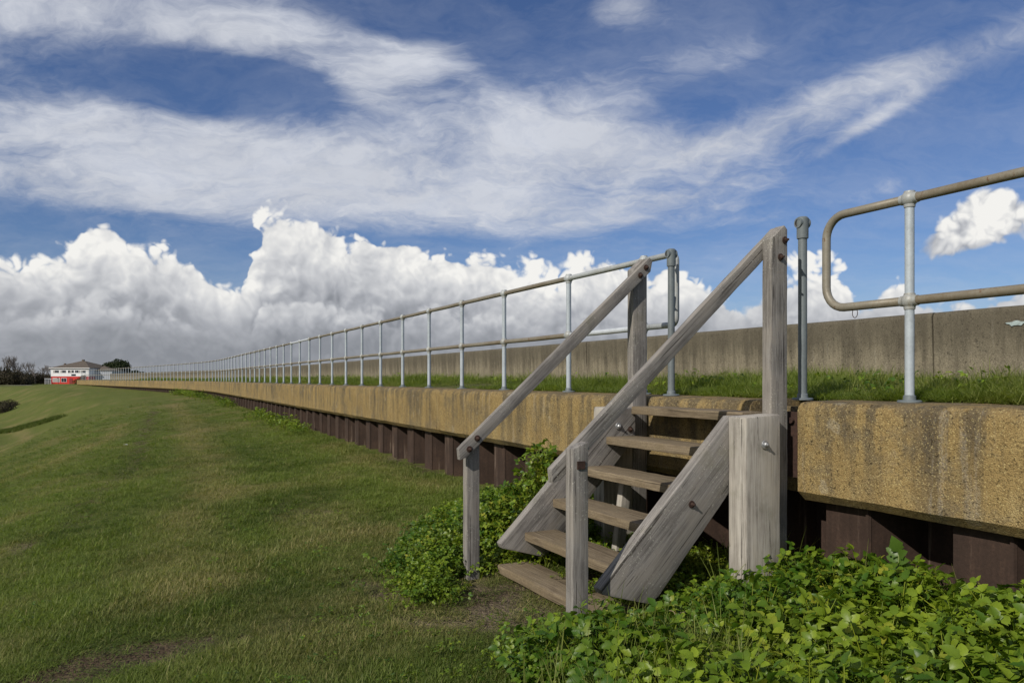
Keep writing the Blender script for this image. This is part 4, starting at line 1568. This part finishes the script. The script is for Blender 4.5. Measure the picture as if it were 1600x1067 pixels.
def build_far():
    bark = mat_plain('grey_bark', (.12, .105, .09), .9, .3, 3)
    twig = mat_plain('bare_twigs', (.14, .12, .105), .9, .3, 3)  # bark and twigs lightened, a little distance haze put into their colour
    dark = mat_leaf('dark_evergreen', (.018, .030, .010), (.045, .062, .022), (.09, .075, .04), .15, .7, .2, False)
    brown = mat_leaf('winter_scrub', (.045, .042, .028), (.10, .085, .058), (.11, .085, .05), .15, .8, .1, False)

    # the rounded evergreen behind the railing's far end
    def crown_tree(name, xp, Z, w, h, base, label, mat, group=None, lobes=9, squash=.8):
        x, y = ray(xp, Z)
        z0 = base
        t = empty(name, (x, y, z0), label, 'tree', group)
        m = MB()
        branch(m, Vector((0, 0, -.3)), Vector((0, 0, 1)), h * .42, w * .035, 2, .5)
        link('trunk', m.mesh('trunk', bark), t, (x, y, z0))
        bl = []
        for k in range(lobes):
            a = 2 * PI * k / lobes
            rr = w * .28 * (0 if k == 0 else random.uniform(.7, 1.15))
            bl.append((rr * math.cos(a), rr * math.sin(a), h * random.uniform(.52, .70) if k else h * .72, w * random.uniform(.20, .27), squash))
        v, f = leaf_cloud(bl, 9000, w * .024)
        link('crown', mesh_of('crown', v, f, [mat]), t, (x, y, z0))
    crown_tree('evergreen_tree', 184, 250, 9.4, 9.0, -1.8, 'dark round headed evergreen tree right of the white and red building', dark)
    for xp, Z, w, h, wh in ((213, 300, 6, 5.2, 'nearest the round evergreen'), (226, 310, 5, 4.6, 'in the middle of three'), (238, 320, 6, 4.4, 'rightmost of three')):
        crown_tree('distant_tree', xp, Z, w, h, -1.4, 'small dark tree just above the far railing, ' + wh, dark, 'small trees beyond the far railing', 5)

    # bare trees at the left edge
    ORD = ['first', 'second', 'third', 'fourth', 'fifth', 'sixth', 'seventh', 'eighth', 'ninth', 'tenth']
    spots = [(2, 205, 7.0), (13, 215, 8.3), (23, 208, 8.0), (33, 222, 7.8), (44, 230, 6.8), (55, 236, 7.2), (63, 240, 6.2), (71, 246, 6.0)]
    kinds = []
    for k in range(3):
        m = MB()
        random.seed(20 + k)
        branch(m, Vector((0, 0, -.3)), Vector((.03, 0, 1)), 2.4, .17, 5, .62)
        tr = MB().tube([(0, 0, -.6), (.02, 0, 1.2), (.07, 0, 2.5)], [.24, .19, .15], 7).mesh('trunk', bark, smooth=True)
        kinds.append((tr, m.mesh('crown', twig), max(q[2] for q in m.v)))
    for i, (xp, Z, h) in enumerate(spots):
        x, y = ray(xp, Z)
        z0 = float(ground_z(x, y)[0])
        tr, cr, top = kinds[i % 3]
        k = h / top
        t = empty('bare_tree', (x, y, z0), ORD[i] + ' leafless tree from the left edge in the row left of the building', 'tree', 'bare trees left of the building')
        a = random.random() * 6
        link('trunk', tr, t, (x, y, z0), (0, 0, a), (k, k, k))
        link('crown', cr, t, (x, y, z0), (0, 0, a), (k * 1.15, k * 1.15, k))
    # scrub at the feet of the bare trees and in the low field
    shr = []
    for k in range(3):
        v, f = leaf_cloud([(0, 0, 1.0, 1.5, .8), (1.3, .4, .8, 1.1, .8), (-1.2, -.3, .9, 1.2, .85), (.3, -1, .7, 1.0, .8)], 2200, .11, .35)
        st_ = MB()
        for _ in range(6): branch(st_, Vector((0, 0, -.3)), Vector((random.gauss(0, .4), random.gauss(0, .4), 1)).normalized(), 1.1, .05, 1)
        shr.append((mesh_of('foliage', v, f, [brown]), st_.mesh('stem', bark)))
    for i, (xp, Z, sc, lab, grp) in enumerate(
            [(xp, Z, sc, ORD[k] + ' dark brown bush from the left edge under the bare trees', 'bushes under the bare trees') for k, (xp, Z, sc) in
             enumerate(((2, 200, 2.1), (16, 202, 2.0), (27, 200, 1.7), (37, 226, 1.8), (48, 238, 1.6), (58, 240, 1.7), (67, 250, 1.6), (75, 262, 1.5)))] +
            [(2, 66, .5, 'low brown bush at the left edge in the field below the embankment', 'low bushes below the embankment'),
             (15, 70, .36, 'smaller low brown bush in the field below the embankment, right of its neighbour', 'low bushes below the embankment')]):
        x, y = ray(xp, Z)
        z0 = float(ground_z(x, y)[0])
        t = empty('scrub_bush', (x, y, z0), lab, 'bush', grp)
        fo, stm = shr[i % 3]
        a = random.random() * 6
        link('foliage', fo, t, (x, y, z0), (0, 0, a), (sc, sc, sc))
        link('stem', stm, t, (x, y, z0), (0, 0, a), (sc, sc, sc))
    # green bush at the end of the wall
    x, y = ray(128, 104)
    z0 = float(ground_z(x, y)[0])
    t = empty('green_bush', (x, y, z0), 'green bush growing at the far end of the concrete ledge', 'bush')
    v, f = leaf_cloud([(0, 0, .5, .62, .9), (-.6, .1, .3, .5, .8), (.25, 0, .9, .35, 1)], 1800, .05, .3)
    gm = mat_leaf('bush_leaves', (.025, .050, .010), (.06, .105, .02), (.1, .1, .03), .2, .6, .3, False)
    link('foliage', mesh_of('foliage', v, f, [gm]), t, (x, y, z0))
    st_ = MB()
    branch(st_, Vector((0, 0, -.2)), Vector((0, 0, 1)), .5, .03, 2)
    link('stem', st_.mesh('stem', bark), t, (x, y, z0))

    # strip of hedge and dark ditch edge in the low field
    def ribbon(name, pts, w, mat, dz=.03):
        vs, fs = [], []
        for i, (x, y) in enumerate(pts):
            a = Vector(pts[min(i + 1, len(pts) - 1)]) - Vector(pts[max(i - 1, 0)])
            nrm = Vector((-a.y, a.x)).normalized()
            for q in (-1, -.33, .33, 1):
                xx, yy = x + nrm.x * w * q, y + nrm.y * w * q
                vs.append((xx, yy, float(ground_z(xx, yy, False)[0]) + dz))
        for i in range(len(pts) - 1):
            for k in range(3):
                b = i * 4 + k
                fs.append((b, b + 1, b + 5, b + 4))
        return link(name, mesh_of(name, vs, fs, [mat], True))

    def line(p, q, n): return [(p[0] + (q[0] - p[0]) * k / n, p[1] + (q[1] - p[1]) * k / n) for k in range(n + 1)]
    mp = mat_plain('pale_gravel', (.30, .28, .23), .9, .2, 2)
    props(ribbon('path', line(ray(-120, 140), ray(56, 186), 40), 1.7, mp, .08), kind='structure')
    md = mat_plain('long_dark_grass', (.028, .036, .012), .95, .4, 4)
    h_pts = line(ray(-60, 46), ray(84, 44), 40)
    pts, tn, sz = [], [], []
    for (x, y) in h_pts:
        for _ in range(40):
            xx, yy = x + random.gauss(0, .25), y + random.gauss(0, .25)
            pts.append((xx, yy, float(ground_z(xx, yy)[0])))
    n = len(pts)
    rough_src = [source('rough_tuft', grass_tuft(26, .14, .10, .24, .006, M_GRASS, .7, 3)) for _ in range(2)]
    scatter('rough_grass', pts, np.stack([np.zeros(n), np.zeros(n), rng.uniform(0, 6.28, n)], 1), np.full((n, 3), 1.2), rng.random(n) * .3, rng.random(n) * .2,
            rough_src, 'strip of long dark grass along the ditch in the low field', 'grass')

    # the building
    Z = 240
    x, y = ray(80, Z)
    z0 = -1.75
    b = empty('club_building', (x, y, z0), 'two storey building, white above and red below, under a brown hipped roof', 'building')
    R = math.radians(35)                # local x along the front, y to the back
    white = mat_plain('white_render', (.76, .76, .77), .8, .06, 1)
    red = mat_plain('red_paint', (.52, .028, .022), .7, .12, 1)
    roofm = mat_plain('brown_roof_tiles', (.11, .090, .070), .85, .25, 2)
    glass = mat_plain('dark_window_glass', (.03, .035, .045), .15, .2, 1)
    frame = mat_plain('white_frame', (.7, .7, .7), .6, .05, 2)
    grey = mat_plain('grey_shutter', (.33, .32, .31), .7, .15, 2)
    # the front faces the camera's side: its direction in the world
    x2, y2 = ray(139, Z - 1)
    ang = math.atan2(y2 - y, x2 - x)
    W = math.hypot(x2 - x, y2 - y)
    D = 13.0

    def bpart(nm, m, mat, par=None, smooth=False):
        o = bpy.data.objects.new(nm, m.mesh(nm, mat, smooth=smooth))
        COL.objects.link(o)
        o.parent = par or b
        if par is None: o.rotation_euler = (0, 0, ang)
        return o
    bpart('lower_wall', MB().box(0, W, 0, D, -.6, 2.55), red)
    bpart('upper_wall', MB().box(-.06, W + .06, -.06, D, 2.55, 5.2), white)
    e = .45
    rf = MB().add([(-e, -e, 5.2), (W + e, -e, 5.2), (W + e, D + e, 5.2), (-e, D + e, 5.2), (W * .5 - .6, D * .5, 7.5), (W * .5 + .6, D * .5, 7.5)],
                  [(0, 1, 5, 4), (1, 2, 5), (2, 3, 4, 5), (3, 0, 4), (3, 2, 1, 0)])
    roof = bpart('roof', rf, roofm)
    bpart('fascia', MB().box(-e - .05, W + e + .05, -e - .05, -e + .02, 5.0, 5.22), frame)
    bpart('chimney', MB().box(W * .5 - .3, W * .5 + .3, D * .5 - .3, D * .5 + .3, 7.3, 7.95), roofm, roof)
    bpart('chimney', MB().box(1.2, 1.7, 4.2, 4.7, 5.9, 6.7), roofm, roof)
    for x0, w in ((.7, 1.9), (3.1, 1.8), (5.6, 1.9), (7.9, 1.7), (9.9, 1.4)):
        wf = bpart('window', MB().box(x0 - .08, x0 + w + .08, -.11, -.055, 3.62, 4.52), frame)
        for k in range(3):
            q = w / 3
            bpart('pane', MB().box(x0 + k * q + .04, x0 + (k + 1) * q - .04, -.135, -.108, 3.7, 4.44), glass if (k + int(x0)) % 3 else grey, wf)
    wf = bpart('window', MB().box(.5, 2.9, -.06, .005, .75, 2.05), frame)
    bpart('shutter', MB().box(.6, 2.8, -.09, -.058, .83, 1.97), grey, wf)
    wf = bpart('window', MB().box(3.3, 5.1, -.06, .005, .75, 2.05), frame)
    for k in range(2): bpart('pane', MB().box(3.4 + k * .85, 4.15 + k * .85, -.09, -.058, .83, 1.97), glass, wf)
    bpart('sign_board', MB().box(6.7, 8.1, -.14, -.065, 2.75, 3.25), glass)
    bpart('door', MB().box(6.0, 7.1, -.05, .005, -.3, 1.95), mat_plain('dark_red_door', (.2, .02, .02), .6))
    # lean-to on the right, its side's shade put into the grey wall colour
    bpart('side_wing', MB().box(W + .07, W + 5.5, 3.0, D, -.6, 4.3), mat_plain('shaded_render', (.34, .36, .40), .8, .1, 1))
    bpart('wing_roof', MB().add([(W + .07, 2.7, 4.3), (W + 6, 2.7, 4.3), (W + 6, D + .3, 4.3), (W + .07, D + .3, 4.3), (W + .07, 7.5, 6.0)],
                                [(0, 1, 4), (1, 2, 4), (2, 3, 4), (3, 0, 4), (3, 2, 1, 0)]), roofm)

    # white slatted shelter left of the building
    x, y = ray(75, 232)
    z0 = float(ground_z(x, y)[0])
    t = empty('white_shelter', (x, y, z0), 'small white post and rail shelter left of the red wall', 'shelter')
    for k in range(4): link('post', MB().box(-.09, .09, -.09, .09, -.2, 1.5).mesh('post', frame), t, (x - .75 + k * .5, y - .1 * k, z0))
    link('beam', MB().box(-.9, .95, -.35, .15, 1.5, 1.72).mesh('beam', frame), t, (x, y, z0))
    # hut roof among the bare trees
    x, y = ray(49, 214)
    z0 = float(ground_z(x, y)[0])
    t = empty('grey_hut', (x, y, z0), 'small hut with a pale grey pitched roof before the bare trees', 'hut')
    hm = mat_plain('hut_boards', (.12, .11, .10), .8)
    link('wall', MB().box(-.8, .8, -.7, .7, -.3, .75).mesh('wall', hm), t, (x, y, z0))
    link('roof', MB().add([(-1, -.9, .75), (1, -.9, .75), (1, .9, .75), (-1, .9, .75), (-1, 0, 1.35), (1, 0, 1.35)],
                          [(0, 1, 5, 4), (2, 3, 4, 5), (1, 2, 5), (3, 0, 4), (3, 2, 1, 0)]).mesh('roof', mat_plain('hut_roof', (.42, .43, .44), .7)), t, (x, y, z0))
    # thin lamp post before the building
    x, y = ray(91, 215)
    z0 = float(ground_z(x, y)[0])
    t = empty('lamp_post', (x, y, z0), 'thin dark lamp post before the white and red building', 'lamp post')
    pm = mat_plain('dark_pole', (.06, .06, .06), .6)
    link('pole', MB().lathe([(.07, -.3), (.045, 5.2)], 8).mesh('pole', pm), t, (x, y, z0))
    link('lamp_head', MB().box(-.3, .12, -.1, .1, 5.2, 5.32).mesh('lamp_head', pm), t, (x, y, z0))
    # pale bits lying on the grass
    mpale = mat_plain('pale_paper', (.62, .62, .58), .8)
    def scrap(px_, py_, sz, name, label, cat):
        v = [(math.cos(a) * sz * random.uniform(.6, 1.1), math.sin(a) * sz * random.uniform(.5, .9), sz * random.uniform(.25, .6)) for a in np.linspace(0, 2 * PI, 7, endpoint=False)]
        n_ = len(v)
        v += [(a * .9, b_ * .9, c - sz * .12) for a, b_, c in v]
        f = [tuple(range(n_)), tuple(range(n_, 2 * n_))[::-1]] + [(k, n_ + k, n_ + (k + 1) % n_, (k + 1) % n_) for k in range(n_)]
        o = link(name, mesh_of(name, v, f, [mpale]), None, (px_, py_, float(ground_z(px_, py_)[0]) + .015))
        props(o, label, cat)
    x, y = ray(196, 16.5)
    scrap(x, y, .055, 'paper_scrap', 'crumpled scrap of white paper lying on the lawn', 'litter')
    x, y = ray(53, 208)
    scrap(x, y, .8, 'pale_boulder', 'pale boulder at the end of the gravel path', 'boulder')


random.seed(11)
build_far()
